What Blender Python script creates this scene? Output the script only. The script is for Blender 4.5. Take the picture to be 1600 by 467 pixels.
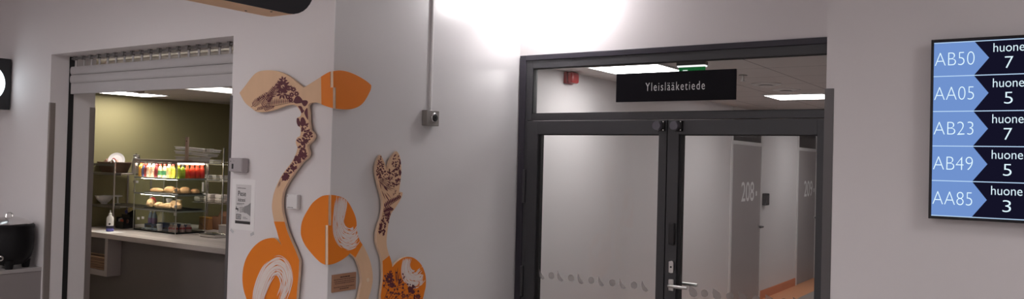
import bpy, bmesh, math, random
from mathutils import Vector, Matrix
from math import pi, sin, cos

for o in list(bpy.data.objects):
    bpy.data.objects.remove(o)
SC = bpy.context.scene
COL = SC.collection
R = random.Random(7)

# ------------------------------------------------------------------ camera
EYE = Vector((0, 0, 1.76))
FPX = 1279.0
yaw, pitch, roll = math.radians(34.087), math.radians(.878), math.radians(1.456)
FWD = Vector((-sin(yaw)*cos(pitch), cos(yaw)*cos(pitch), sin(pitch)))
_r = Vector((cos(yaw), sin(yaw), 0)); _u = _r.cross(FWD)
RT = _r*cos(roll) + _u*sin(roll); UP = RT.cross(FWD)
cam = bpy.data.cameras.new('camera'); camo = bpy.data.objects.new('camera', cam); COL.objects.link(camo)
cam.sensor_fit = 'HORIZONTAL'; cam.sensor_width = 36.0; cam.lens = FPX/1600*36
cam.clip_start = .05; cam.clip_end = 100
m3 = Matrix((RT, UP, -FWD)).transposed()
camo.matrix_world = Matrix.Translation(EYE) @ m3.to_4x4()
SC.camera = camo

def at(x, y, ax, v):
    """the point of the plane axis==v that the photograph shows at pixel x, y"""
    d = FWD + RT*((x-800)/FPX) - UP*((y-233.5)/FPX)
    t = (v-EYE[ax])/d[ax]
    return EYE + d*t

# ------------------------------------------------------------------ world, exposure, lamp powers
SC.view_settings.view_transform = 'Standard'
SC.view_settings.look = 'None'
SC.view_settings.gamma = 1.0
SC.view_settings.use_curve_mapping = False
SC.view_settings.exposure = 0.0
w = bpy.data.worlds.new('world'); SC.world = w; w.use_nodes = True
w.node_tree.nodes['Background'].inputs[0].default_value = (.5, .48, .5, 1)
w.node_tree.nodes['Background'].inputs[1].default_value = .1
P_HALL = 6.0        # radiance of the hall's ceiling panels
P_DOWN = 215.0       # globe light in the corner by the glass doors
P_KIOSK = 4.4
P_CORR = 3.1
LAMP = (1.0, .965, .972)

# ------------------------------------------------------------------ materials
def srgb(r, g, b):
    f = lambda c: (c/255/12.92) if c <= 10 else ((c/255+.055)/1.055)**2.4
    return (f(r), f(g), f(b))
MATS = {}
def mat(name, col, rough=.5, metal=0.0, noise=0.0, nscale=20, bump=0.0, bscale=200, spec=.5, stretch=(1, 1, 1)):
    if name in MATS: return MATS[name]
    m = bpy.data.materials.new(name); m.use_nodes = True; nt = m.node_tree
    b = nt.nodes['Principled BSDF']
    b.inputs['Base Color'].default_value = (*col, 1)
    b.inputs['Roughness'].default_value = rough
    b.inputs['Metallic'].default_value = metal
    b.inputs['Specular IOR Level'].default_value = spec
    tc = nt.nodes.new('ShaderNodeTexCoord')
    if noise:
        mp = nt.nodes.new('ShaderNodeMapping'); mp.inputs['Scale'].default_value = stretch
        n = nt.nodes.new('ShaderNodeTexNoise'); n.inputs['Scale'].default_value = nscale; n.inputs['Detail'].default_value = 4
        mx = nt.nodes.new('ShaderNodeMix'); mx.data_type = 'RGBA'
        mx.inputs['A'].default_value = (*[c*(1-noise) for c in col], 1)
        mx.inputs['B'].default_value = (*[min(1, c*(1+noise)) for c in col], 1)
        nt.links.new(tc.outputs['Object'], mp.inputs[0]); nt.links.new(mp.outputs[0], n.inputs['Vector'])
        nt.links.new(n.outputs[0], mx.inputs['Factor']); nt.links.new(mx.outputs['Result'], b.inputs['Base Color'])
    if bump:
        n2 = nt.nodes.new('ShaderNodeTexNoise'); n2.inputs['Scale'].default_value = bscale
        bp = nt.nodes.new('ShaderNodeBump'); bp.inputs['Strength'].default_value = bump; bp.inputs['Distance'].default_value = .001
        nt.links.new(tc.outputs['Object'], n2.inputs['Vector']); nt.links.new(n2.outputs[0], bp.inputs['Height'])
        nt.links.new(bp.outputs[0], b.inputs['Normal'])
    MATS[name] = m
    return m
def emit(name, col, strength):
    if name in MATS: return MATS[name]
    m = bpy.data.materials.new(name); m.use_nodes = True; nt = m.node_tree
    nt.nodes.remove(nt.nodes['Principled BSDF'])
    e = nt.nodes.new('ShaderNodeEmission'); e.inputs[0].default_value = (*col, 1); e.inputs[1].default_value = strength
    nt.links.new(e.outputs[0], nt.nodes['Material Output'].inputs[0])
    MATS[name] = m; return m
def glass(name, tint=(1, 1, 1), refl=1.0, ior=1.45, rough=.02):
    if name in MATS: return MATS[name]
    m = bpy.data.materials.new(name); m.use_nodes = True; nt = m.node_tree
    nt.nodes.remove(nt.nodes['Principled BSDF'])
    t = nt.nodes.new('ShaderNodeBsdfTransparent'); t.inputs[0].default_value = (*tint, 1)
    g = nt.nodes.new('ShaderNodeBsdfGlossy'); g.inputs['Roughness'].default_value = rough
    f = nt.nodes.new('ShaderNodeLayerWeight'); f.inputs['Blend'].default_value = .5
    pw = nt.nodes.new('ShaderNodeMath'); pw.operation = 'POWER'; pw.inputs[1].default_value = 5
    mu = nt.nodes.new('ShaderNodeMath'); mu.operation = 'MULTIPLY_ADD'; mu.inputs[1].default_value = .9*min(refl, 1)
    mu.inputs[2].default_value = ((ior-1)/(ior+1))**2*refl
    nt.links.new(f.outputs['Facing'], pw.inputs[0])
    mx = nt.nodes.new('ShaderNodeMixShader')
    nt.links.new(pw.outputs[0], mu.inputs[0]); nt.links.new(mu.outputs[0], mx.inputs[0])
    nt.links.new(t.outputs[0], mx.inputs[1]); nt.links.new(g.outputs[0], mx.inputs[2])
    nt.links.new(mx.outputs[0], nt.nodes['Material Output'].inputs[0])
    MATS[name] = m; return m
def frost(name, col, fac):
    if name in MATS: return MATS[name]
    m = bpy.data.materials.new(name); m.use_nodes = True; nt = m.node_tree
    b = nt.nodes['Principled BSDF']; b.inputs['Base Color'].default_value = (*col, 1); b.inputs['Roughness'].default_value = .7
    t = nt.nodes.new('ShaderNodeBsdfTransparent'); mx = nt.nodes.new('ShaderNodeMixShader'); mx.inputs[0].default_value = fac
    nt.links.new(t.outputs[0], mx.inputs[1]); nt.links.new(b.outputs[0], mx.inputs[2])
    nt.links.new(mx.outputs[0], nt.nodes['Material Output'].inputs[0])
    MATS[name] = m; return m
def tiles(name, col, line, size, off, mortar=.004):
    m = bpy.data.materials.new(name); m.use_nodes = True; nt = m.node_tree
    b = nt.nodes['Principled BSDF']; b.inputs['Roughness'].default_value = .9
    g = nt.nodes.new('ShaderNodeNewGeometry'); mp = nt.nodes.new('ShaderNodeMapping'); mp.inputs['Location'].default_value = (-off[0], -off[1], 0)
    br = nt.nodes.new('ShaderNodeTexBrick'); br.offset = 0; br.squash = 1
    br.inputs['Color1'].default_value = (*col, 1); br.inputs['Color2'].default_value = (*[c*.985 for c in col], 1); br.inputs['Mortar'].default_value = (*line, 1)
    br.inputs['Scale'].default_value = 1; br.inputs['Mortar Size'].default_value = mortar
    br.inputs['Brick Width'].default_value = size[0]; br.inputs['Row Height'].default_value = size[1]
    nt.links.new(g.outputs['Position'], mp.inputs[0]); nt.links.new(mp.outputs[0], br.inputs['Vector']); nt.links.new(br.outputs[0], b.inputs['Base Color'])
    return m

WHITE = mat('wall_white_paint', (.74, .705, .712), .62, noise=.012, nscale=3, bump=.12, bscale=350, spec=.35)
GREYW = mat('wall_side_laminate', (.73, .72, .725), .27, noise=.012, nscale=3, spec=.75)
OLIVE = mat('wall_olive_paint', (.27, .24, .125), .6, noise=.02, nscale=4, bump=.1, spec=.3)
DFRAME = mat('door_dark_grey_metal', srgb(62, 62, 65), .42, noise=.03, nscale=8, spec=.4)
DBLUE = mat('door_frame_blue_black', srgb(50, 47, 56), .42, noise=.03, nscale=8, spec=.4)
GASKET = mat('black_rubber', srgb(18, 18, 20), .6)
STEEL = mat('brushed_steel', (.34, .30, .285), .42, metal=.6, noise=.1, nscale=30, stretch=(1, 1, .03))
STEELD = mat('dark_brushed_steel', (.12, .112, .114), .45, metal=.5, noise=.1, nscale=30, stretch=(1, 1, .03))
CHROME = mat('chrome', (.72, .71, .70), .18, metal=1.0, noise=.03)
SATIN = mat('satin_steel', (.55, .54, .53), .3, metal=1.0, noise=.03)
BLACK = mat('black_plastic', srgb(24, 23, 27), .45, noise=.04)
SATB = mat('black_enamel', srgb(18, 17, 20), .5, spec=.25, noise=.05, nscale=40, bump=.1)
WPLAS = mat('white_plastic', (.76, .74, .74), .4, noise=.01)
SHUT = mat('shutter_grey_aluminium', (.46, .44, .445), .5, noise=.03, nscale=15)
WOOD = mat('birch_plywood', (.74, .49, .31), .55, noise=.11, nscale=9, stretch=(1, 1, .25), spec=.3)
EDGE = mat('plywood_edge', srgb(228, 198, 172), .7, noise=.15, nscale=40)
ORANGE = mat('orange_paint', (.80, .215, .012), .5, noise=.04, nscale=6, spec=.3)
BURG = mat('burgundy_print', srgb(92, 32, 46), .6, noise=.05)
STROKE = mat('white_brush_paint', srgb(236, 222, 214), .6, noise=.04)
PAPER = mat('paper', (.80, .78, .78), .8, noise=.01)
PRINTG = mat('grey_print', srgb(140, 138, 139), .8, noise=.1, nscale=40)
PRINTL = mat('light_grey_print', srgb(208, 205, 205), .8, noise=.05, nscale=40)
INK = mat('black_ink', srgb(50, 47, 49), .8, noise=.02)
CTOP = mat('counter_laminate', srgb(200, 189, 186), .4, noise=.75, nscale=5, stretch=(.18, 8, 1), spec=.4)
CPANEL = mat('counter_grey_panel', srgb(118, 110, 108), .6, noise=.03, nscale=5)
CGREY = mat('cabinet_grey_laminate', srgb(138, 131, 132), .5, noise=.02)
WICKER = mat('brown_wicker', srgb(96, 74, 60), .8, noise=.3, nscale=120, bump=.6, bscale=150)
KRAFT = mat('brown_kraft_paper', srgb(176, 128, 86), .8, noise=.1, nscale=12)
CARD = mat('brown_cardboard', srgb(150, 108, 84), .85, noise=.05, nscale=10)
BREAD = mat('baked_crust', srgb(212, 168, 122), .65, noise=.28, nscale=35, bump=.3, bscale=60)
GLASS = glass('clear_glass', (.97, .985, .98), .75)
CASEG = glass('display_glass', (.93, .96, .95), 1.0)
PET = frost('clear_plastic', (.80, .78, .76), .42)
ORF = mat('orange_floor', srgb(238, 166, 116), .45, noise=.03, nscale=5)
ORS = mat('orange_skirting', srgb(212, 130, 86), .5, noise=.03, nscale=5)
GFL = mat('grey_vinyl_floor', srgb(168, 160, 156), .4, noise=.05, nscale=30)
DGREY = mat('door_grey_laminate', srgb(166, 158, 158), .5, noise=.02, nscale=3)

# ------------------------------------------------------------------ mesh builder
ORG = {}
class MB:
    def __init__(s): s.bm = bmesh.new()
    def box(s, x0, y0, z0, x1, y1, z1, M=None):
        x0, x1 = min(x0, x1), max(x0, x1); y0, y1 = min(y0, y1), max(y0, y1); z0, z1 = min(z0, z1), max(z0, z1)
        v = [s.bm.verts.new(M @ Vector(p) if M else p) for p in ((x0,y0,z0),(x1,y0,z0),(x1,y1,z0),(x0,y1,z0),(x0,y0,z1),(x1,y0,z1),(x1,y1,z1),(x0,y1,z1))]
        for f in ((3,2,1,0),(4,5,6,7),(0,1,5,4),(1,2,6,5),(2,3,7,6),(3,0,4,7)): s.bm.faces.new([v[i] for i in f])
        return s
    def ring(s, c, a, b, r, seg, ph=0):
        return [s.bm.verts.new(c + a*(r*cos(2*pi*i/seg+ph)) + b*(r*sin(2*pi*i/seg+ph))) for i in range(seg)]
    def loft(s, rings, cap=True):
        for A, B in zip(rings, rings[1:]):
            n = len(A)
            for i in range(n): s.bm.faces.new((A[i], A[(i+1) % n], B[(i+1) % n], B[i]))
        if cap:
            s.bm.faces.new(rings[0][::-1]); s.bm.faces.new(rings[-1])
        return s
    def cyl(s, p0, p1, r, seg=16, r2=None):
        p0, p1 = Vector(p0), Vector(p1); d = (p1-p0).normalized()
        a = d.orthogonal().normalized(); b = d.cross(a)
        return s.loft([s.ring(p0, a, b, r, seg), s.ring(p1, a, b, r if r2 is None else r2, seg)])
    def lathe(s, c, prof, seg=24, axis=(0, 0, 1), M=None):
        d = Vector(axis).normalized(); c = Vector(c)
        a = d.orthogonal().normalized() if abs(d.z) < .99 else Vector((1, 0, 0)); b = d.cross(a)
        return s.loft([s.ring(c+d*z, a, b, max(r, 1e-4), seg) for r, z in prof])
    def tube(s, pts, r, seg=8):
        pts = [Vector(p) for p in pts]; rings = []; pa = None
        for i, p in enumerate(pts):
            d = (pts[min(i+1, len(pts)-1)] - pts[max(i-1, 0)]).normalized()
            a = (pa - d*pa.dot(d)) if pa else d.orthogonal()
            a.normalize(); pa = a; b = d.cross(a)
            rings.append(s.ring(p, a, b, r, seg))
        return s.loft(rings)
    def prism(s, pts, vec):
        """planar outline extruded along vec"""
        pts = [Vector(p) for p in pts]; vec = Vector(vec)
        n = Vector((0, 0, 0))
        for i in range(len(pts)): n += pts[i].cross(pts[(i+1) % len(pts)])
        if n.dot(vec) > 0: pts = pts[::-1]
        A = [s.bm.verts.new(p) for p in pts]; B = [s.bm.verts.new(p+vec) for p in pts]
        s.bm.faces.new(A); s.bm.faces.new(B[::-1])
        m = len(A)
        for i in range(m): s.bm.faces.new((A[(i+1) % m], A[i], B[i], B[(i+1) % m]))
        return s
    def face(s, pts):
        s.bm.faces.new([s.bm.verts.new(p) for p in pts]); return s
    def blob(s, c, rx, ry, rz, M=None, seg=14, rings=9):
        t = bmesh.ops.create_uvsphere(s.bm, u_segments=seg, v_segments=rings, radius=1)
        for v in t['verts']:
            p = Vector((v.co.x*rx, v.co.y*ry, v.co.z*rz))
            v.co = (M @ p if M else p) + Vector(c)
        return s
    def build(s, name, m, parent=None, bevel=0, seg=2, smooth=True, base=None, rec=True):
        bm = s.bm
        if rec: bmesh.ops.recalc_face_normals(bm, faces=bm.faces)
        if parent is not None: org = ORG[parent.name]
        else:
            if base is None:
                xs = [v.co.x for v in bm.verts]; ys = [v.co.y for v in bm.verts]; zs = [v.co.z for v in bm.verts]
                base = ((min(xs)+max(xs))/2, (min(ys)+max(ys))/2, min(zs))
            org = Vector(base)
        for v in bm.verts: v.co -= org
        me = bpy.data.meshes.new(name); bm.to_mesh(me); bm.free()
        me.materials.append(m)
        if smooth:
            me.shade_smooth(); me.set_sharp_from_angle(angle=math.radians(38))
        o = bpy.data.objects.new(name, me); COL.objects.link(o)
        if parent is not None: o.parent = parent
        else: o.location = org
        ORG[o.name] = org
        if bevel:
            bv = o.modifiers.new('bevel', 'BEVEL'); bv.width = bevel; bv.segments = seg; bv.limit_method = 'ANGLE'; bv.angle_limit = math.radians(40)
        return o
def thing(name, loc, label, cat, group=None, kind=None):
    o = bpy.data.objects.new(name, None); o.empty_display_size = .1; COL.objects.link(o)
    o.location = loc; ORG[o.name] = Vector(loc)
    return tag(o, label, cat, group, kind)
def tag(o, label, cat, group=None, kind=None):
    o['label'] = label; o['category'] = cat
    if group: o['group'] = group
    if kind: o['kind'] = kind
    return o
def struct(o, label, cat): return tag(o, label, cat, None, 'structure')
def one(bx, name, m, **k): return MB().box(*bx).build(name, m, **k)

def spline(pts, n=5, closed=True):
    """smooth outline through traced points; a point given with a third value is a sharp corner"""
    P = [Vector((p[0], p[1])) for p in pts]; S = [len(p) > 2 for p in pts]; N = len(P); out = []
    for i in range(N if closed else N-1):
        p1, p2 = P[i], P[(i+1) % N]
        p0 = P[i-1] if (closed or i > 0) else p1
        p3 = P[(i+2) % N] if (closed or i+2 < N) else p2
        if S[i]: p0 = p1
        if S[(i+1) % N]: p3 = p2
        for k in range(n):
            t = k/n
            out.append(.5*((2*p1)+(p2-p0)*t+(2*p0-5*p1+4*p2-p3)*t*t+(3*p1-p0-3*p2+p3)*t**3))
    if not closed: out.append(P[-1])
    return out
def inside(p, poly):
    c = False; j = len(poly)-1
    for i in range(len(poly)):
        a, b = poly[i], poly[j]
        if (a[1] > p[1]) != (b[1] > p[1]) and p[0] < (b[0]-a[0])*(p[1]-a[1])/(b[1]-a[1])+a[0]: c = not c
        j = i
    return c
def clip_half(poly, f):
    """keep the side of a polygon where f(p) >= 0"""
    out = []
    for i in range(len(poly)):
        a, b = poly[i], poly[(i+1) % len(poly)]; fa, fb = f(a), f(b)
        if fa >= 0: out.append(a)
        if (fa >= 0) != (fb >= 0): out.append(a+(b-a)*(fa/(fa-fb)))
    return out

FONT = None
def text_mesh(s, x_scale=1.0, offset=0.0, spacing=1.0):
    cu = bpy.data.curves.new('lettering', 'FONT'); cu.body = s; cu.offset = offset; cu.space_character = spacing; cu.resolution_u = 6
    cu.align_x = 'LEFT'
    ob = bpy.data.objects.new('lettering', cu); COL.objects.link(ob)
    dg = bpy.context.evaluated_depsgraph_get(); dg.update()
    me = bpy.data.meshes.new_from_object(ob.evaluated_get(dg))
    bpy.data.objects.remove(ob); bpy.data.curves.remove(cu)
    return me
def lettering(s, name, m, parent, o, ux, uy, w=None, h=None, offset=0.0, spacing=1.0, lift=None):
    """text laid on a surface: o lower left corner, ux / uy unit directions, fitted to w x h"""
    me = text_mesh(s, 1, offset, spacing)
    xs = [v.co.x for v in me.vertices]; ys = [v.co.y for v in me.vertices]
    x0, x1, y0, y1 = min(xs), max(xs), min(ys), max(ys)
    kx = w/(x1-x0) if w else None; ky = h/(y1-y0) if h else None
    kx = kx or ky; ky = ky or kx
    ux, uy, o = Vector(ux), Vector(uy), Vector(o); n = ux.cross(uy)
    org = ORG[parent.name]
    for v in me.vertices:
        v.co = o + ux*((v.co.x-x0)*kx) + uy*((v.co.y-y0)*ky) + n*(lift or 0) - org
    me.materials.clear(); me.materials.append(m)
    ob = bpy.data.objects.new(name, me); COL.objects.link(ob); ob.parent = parent; ORG[ob.name] = org
    return ob

# ================================================================== THE SETTING
Y1, XA, YD, YT, XT = 3.129, -3.30, 4.95, 3.70, -.865    # kiosk wall, art wall, door wall, screen wall and its left end
OX0, OX1, OZ, YB = -6.306, -4.165, 2.478, 3.474          # hatch opening and the back of its wall
CEIL = 3.02
XO, KC = -9.02, 2.414                                    # olive wall, kiosk ceiling
XC, CC = -3.37, 2.505                                    # corridor wall and ceiling
FX0, FX1, FZ = -3.29, -1.03, 2.532                       # glass door frame

struct(one((-10.2, -5, -.1, 5.2, 9.2, 0), 'floor', GFL), 'grey vinyl floor of the hall and kiosk, below the picture', 'floor')
b = MB().box(-10.2, Y1, 0, OX0, YB, CEIL).box(OX0, Y1, OZ, OX1, YB, CEIL).box(OX1, Y1, 0, XA-.004, YB, CEIL)
struct(b.build('wall_left', WHITE), 'white wall around the kiosk opening on the left', 'wall')
b = MB().box(XA-.2, YB, 0, XA-.004, YD, CEIL).box(XA-.004, Y1+.0005, 0, XA, YD, CEIL)
struct(b.build('wall_middle', GREYW), 'grey side wall behind the plywood plant artwork, running back to the glass doors', 'wall')
b = MB().box(XA-.2, YD, 0, FX0, YD+.12, CEIL).box(FX0, YD, FZ, FX1, YD+.12, CEIL).box(FX1, YD, 0, XT, YD+.12, CEIL)
struct(b.build('wall_back', WHITE), 'white wall above and around the dark glass doors', 'wall')
struct(one((XT, YT, 0, 5.2, YD+.12, CEIL), 'wall_right', WHITE), 'white wall on the right that carries the screen', 'wall')
struct(MB().box(-10.2, -5.1, 0, 5.2, -5, CEIL).build('wall_rear', WHITE), 'white hall wall behind the photographer', 'wall')
struct(MB().box(5.2, -5, 0, 5.3, 5, CEIL).build('wall_far_right', WHITE), 'white hall wall far to the right', 'wall')
struct(MB().box(-10.3, -5, 0, -10.2, YB, CEIL).build('wall_far_left', WHITE), 'white hall wall far to the left', 'wall')
HCEIL = tiles('hall_ceiling_tiles', (.72, .68, .69), (.3, .28, .28), (.6, .6), (0, 0))
struct(one((-10.3, -5.1, CEIL, 5.3, YD+.12, CEIL+.1), 'ceiling', HCEIL), 'tiled white ceiling of the hall', 'ceiling')
# kiosk
struct(MB().box(XO-.1, YB, 0, XO, 9, 2.7).build('wall_kiosk_left', OLIVE), 'olive green side wall inside the kiosk', 'wall')
struct(MB().box(XO, 9, 0, XA-.2, 9.1, 2.7).build('wall_kiosk_back', OLIVE), 'olive green back wall deep inside the kiosk', 'wall')
struct(MB().box(XA-.25, YB, 0, XA-.2, 9, 2.7).build('wall_kiosk_right', WHITE), 'white wall closing the kiosk on the right', 'wall')
KT = tiles('kiosk_ceiling_tiles', (.60, .55, .52), (.25, .22, .21), (.6, .6), (-8.81, 4.84))
struct(one((XO, 4.25, KC, XA-.25, 9, KC+.08), 'ceiling_kiosk', KT), 'beige tiled ceiling inside the kiosk', 'ceiling')
SOF = mat('soffit_cream', (.72, .66, .58), .7, noise=.02, nscale=5)
struct(MB().box(XO, YB, 2.60, XA-.25, 4.27, 2.66).box(XO, 4.25, KC+.08, XA-.25, 4.27, 2.60).build('trim_3', SOF), 'cream soffit above the rolling shutter, seen through its grille', 'soffit')
# corridor
struct(MB().box(XC-.15, YD+.12, 0, XC, 20, CC).build('wall_corridor_left', WHITE), 'white corridor wall with doors 208 and 209 behind the glass doors', 'wall')
struct(MB().box(-.9, YD+.12, 0, -.8, 20, CC).build('wall_corridor_right', WHITE), 'white right wall of the corridor behind the glass doors', 'wall')
struct(MB().box(XC, 20, 0, -.9, 20.1, CC).build('wall_corridor_end', WHITE), 'white end wall of the corridor', 'wall')
CT = tiles('corridor_ceiling_tiles', (.62, .575, .56), (.22, .2, .2), (.6, .6), (-3.045, 5.47), .005)
struct(one((XC, YD+.12, CC, -.8, 20, CC+.08), 'ceiling_corridor', CT), 'tiled corridor ceiling seen through the glass above the doors', 'ceiling')
struct(one((XC, YD+.12, 0, -.8, 20, .004), 'floor_corridor', GFL), 'light grey corridor floor beyond the glass doors', 'floor')
struct(one((XC, YD+.12, .004, -3.0, 20, .006), 'trim_1', ORF), 'orange floor band along the corridor wall', 'floor band')
b = MB()
for y0, y1 in ((YD+.12, 9.70), (10.93, 12.68), (13.83, 20)):
    b.box(XC, y0, .006, XC+.012, y1, .12)
struct(b.build('baseboard_left', ORS), 'orange skirting along the corridor wall', 'skirting')

# ------------------------------------------------------------------ lamps
def ceiling_panel(name, x0, y0, x1, y1, z, e, label, group=None, frame=True):
    t = thing(name, ((x0+x1)/2, (y0+y1)/2, z), label, 'ceiling light', group)
    f = MB(); k = .015
    for bx in ((x0, y0, x1, y0+k), (x0, y1-k, x1, y1), (x0, y0+k, x0+k, y1-k), (x1-k, y0+k, x1, y1-k)):
        f.box(bx[0], bx[1], z-.012, bx[2], bx[3], z-.001)
    f.build('frame', WPLAS, t)
    MB().box(x0+k, y0+k, z-.009, x1-k, y1-k, z-.001).build('diffuser', e, t)
    return t
HALL_SPOTS = [(x, y) for x in (-7.2, -5.0, -2.25) for y in (-3.6, -1.2, 1.2) if (x, y) != (-7.2, 1.2)] + [(1.5, 2.6), (3.6, .9)]
EH = emit('hall_lamp', LAMP, P_HALL*4)
for x, y in HALL_SPOTS:
    if 1:
        ceiling_panel('ceiling_light', x-.3, y-.3, x+.3, y+.3, CEIL, EH, 'square light panel in the hall ceiling, above the picture', 'hall ceiling panels')
DX, DY, DZ = -2.88, 4.76, CEIL-.085
t = thing('globe_light', (DX, DY, CEIL), 'small bright globe ceiling light in the corner above the glass doors, source of the glare', 'ceiling light')
MB().lathe((DX, DY, CEIL-.035), [(.04, 0), (.055, .006), (.055, .0345)], 28).build('ceiling_rose', WPLAS, t)
MB().blob((DX, DY, DZ), .05, .05, .05, seg=16, rings=10).build('globe', emit('globe_lamp', LAMP, P_DOWN), t)
EK = emit('kiosk_lamp', (1, .94, .88), P_KIOSK*4); EK2 = emit('kiosk_lamp_dim', (1, .95, .88), P_KIOSK*.6)
ceiling_panel('ceiling_light', -8.82, 4.84, -8.34, 5.44, KC, EK, 'left light panel in the kiosk ceiling, beside the olive wall')
ceiling_panel('ceiling_light', -7.27, 4.84, -6.67, 6.04, KC, EK2, 'right light panel in the kiosk ceiling, under the shutter at its right end')
t = thing('fill_batten', (-6.0, 4.2, 2.54), 'added fill strip light in the recess behind the rolling shutter, out of sight', 'ceiling light')  # added unseen fill lamp, brightens the soffit and the counter
MB().box(-7.4, 4.16, 2.545, -4.6, 4.23, 2.599).build('housing', WPLAS, t, bevel=.003)
MB().box(-7.38, 4.165, 2.50, -4.62, 4.225, 2.545).build('diffuser', emit('fill_batten_lamp', (1, .95, .88), 3.2), t, bevel=.008)
EC = emit('corridor_lamp', (1, .955, .95), P_CORR*4)
ceiling_panel('ceiling_light', -3.045, 5.47, -2.445, 6.07, CC, EC, 'light panel in the corridor ceiling, behind the black name sign')
ceiling_panel('ceiling_light', -2.545, 8.23, -1.945, 8.83, CC, EC, 'light panel farther along the corridor ceiling, right of the black name sign')
ceiling_panel('ceiling_light', -2.545, 11.83, -1.945, 12.43, CC, EC, 'third light panel of the corridor ceiling, hidden by the door head')

# ------------------------------------------------------------------ corner guards
def guard(b_list, label, m=STEEL):
    b = MB()
    for bx in b_list: b.box(*bx)
    return tag(b.build('corner_guard', m, bevel=.0015), label, 'corner guard', 'steel corner guards')
GH = 2.118
guard([(OX0-.012, Y1-.003, 0, OX0+.003, Y1, GH), (OX0, Y1, 0, OX0+.003, Y1+.042, GH)], 'steel guard on the front left corner of the kiosk opening, beside the black kettle')
guard([(OX0, YB-.042, 0, OX0+.004, YB+.003, GH-.015)], 'steel guard on the inner left corner of the kiosk opening, beside the olive wall')
guard([(OX1-.012, Y1-.003, 0, OX1+.012, Y1, GH), (OX1-.012, Y1, 0, OX1, Y1+.042, GH)], 'dark steel guard on the right corner of the kiosk opening, beside the paper notice', STEELD)
guard([(XT-.006, YT-.003, 0, XT+.033, YT, 2.113), (XT-.006, YT, 0, XT, YT+.04, 2.113)], 'steel guard on the wall corner right of the glass doors', STEELD)

# ================================================================== ROLLING SHUTTER
YS = 3.285
t = thing('rolling_shutter', ((OX0+OX1)/2, YS, 2.19), 'grey rolling shutter raised at the top of the kiosk opening', 'shutter')
x0, x1 = OX0+.012, OX1-.006
def slat(z0, z1):
    b = MB(); n = 9; prof = []
    for i in range(n+1):
        a = pi*i/n
        prof.append(Vector((x0, YS-.004-.016*sin(a)**.7, z0+(z1-z0)*(.5-.5*cos(a)))))
    prof += [Vector((x0, YS+.006, z1)), Vector((x0, YS+.006, z0))]
    return b.prism(prof, (x1-x0, 0, 0))
slat(2.338, 2.402).build('slat', SHUT, t)
slat(2.2735, 2.338).build('slat', SHUT, t)
MB().box(x0, YS-.012, 2.192, x1, YS+.012, 2.2735).build('bottom_rail', SHUT, t, bevel=.003)
SHD = mat('shutter_dark_aluminium', (.22, .21, .21), .5, noise=.03)
MB().box(x0, YS-.014, 2.454, x1, YS-.006, 2.470).build('grille_rod', SHD, t, bevel=.001)
xs = [x0+.05+i*((x1-x0-.06)/19) for i in range(20)]
for i, x in enumerate(xs):
    lk = MB().box(x-.010, YS-.004, 2.398, x+.010, YS+.002, 2.476).build('grille_link', SHUT, t, bevel=.001)
    MB().box(x-.011, YS-.02, 2.448, x+.011, YS+.004, 2.484).build('link_clip', SHD, lk, bevel=.001)
MB().box(OX0, YS-.02, 0, OX0+.004, YS+.018, 2.478).build('guide_rail', GASKET, t)
MB().box(OX1-.004, YS-.02, 0, OX1, YS+.018, 2.478).build('guide_rail', GASKET, t)

# ================================================================== GLASS DOORS
def rect_frame(b, x0, z0, x1, z1, l, r, bt, tp, y0, y1):
    b.box(x0, y0, z0, x0+l, y1, z1).box(x1-r, y0, z0, x1, y1, z1).box(x0+l, y0, z1-tp, x1-r, y1, z1)
    if bt: b.box(x0+l, y0, z0, x1-r, y1, z0+bt)
    return b
t = thing('trim_2', ((FX0+FX1)/2, YD, 0), 'dark grey metal frame around the double glass doors', 'door frame', None, 'structure')
rect_frame(MB(), FX0, 0, FX1, FZ, .052, .052, 0, .038, YD-.015, YD+.10).build('outer_frame', DBLUE, t, bevel=.003)
b = MB(); ix0, ix1 = FX0+.052, FX1-.052
rect_frame(b, ix0, 2.063, ix1, FZ-.038, .056, .056, .047, .058, YD-.006, YD+.06)
b.box(ix0, YD-.006, 0, ix0+.024, YD+.06, 2.063).box(ix1-.024, YD-.006, 0, ix1, YD+.06, 2.063)
b.build('inner_frame', DFRAME, t, bevel=.002)
t2 = thing('window_1', ((FX0+FX1)/2, YD, 2.11), 'long clear pane above the double glass doors, behind the black name sign', 'window', None, 'structure')
MB().box(ix0+.056, YD+.02, 2.110, ix1-.056, YD+.028, FZ-.096).build('pane', GLASS, t2)
rect_frame(MB(), ix0+.056, 2.110, ix1-.056, FZ-.096, .005, .005, .005, .005, YD+.004, YD+.032).build('gasket', GASKET, t2)
for x, z in ((-2.86, 2.494), (-2.44, 2.494)):
    MB().cyl((x, YD-.009, z-.004), (x, YD-.016, z-.004), .004, 10).build('screw', GASKET, t)

def leaf(name, x0, x1, px0, px1, label):
    t = thing(name, ((x0+x1)/2, YD, 0), label, 'door', None, 'structure')
    rect_frame(MB(), x0, .01, x1, 2.058, px0-x0, x1-px1, .25, .095, YD-.012, YD+.05).build('leaf_frame', DFRAME, t, bevel=.002)
    rect_frame(MB(), px0, .26, px1, 1.963, .022, .004, .01, .005, YD+.003, YD+.04).build('glazing_bead', GASKET, t)
    MB().box(px0+.002, YD+.014, .262, px1-.002, YD+.022, 1.962).build('pane', GLASS, t)
    return t
D1 = leaf('door_1', -3.212, -2.137, -3.124, -2.193, 'left leaf of the dark framed glass doors, without a handle')
D2 = leaf('door_2', -2.131, -1.108, -2.054, -1.20, 'right leaf of the dark framed glass doors, with lever handle and black reader')
for z0, z1 in ((1.47, 1.71), (.80, 1.017)):
    MB().cyl((-3.226, YD-.018, z0), (-3.226, YD-.018, z1), .011, 12).cyl((-3.226, YD-.018, (z0+z1)/2-.002), (-3.226, YD-.018, (z0+z1)/2+.002), .013, 12).build('hinge', DFRAME, D1)
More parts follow.
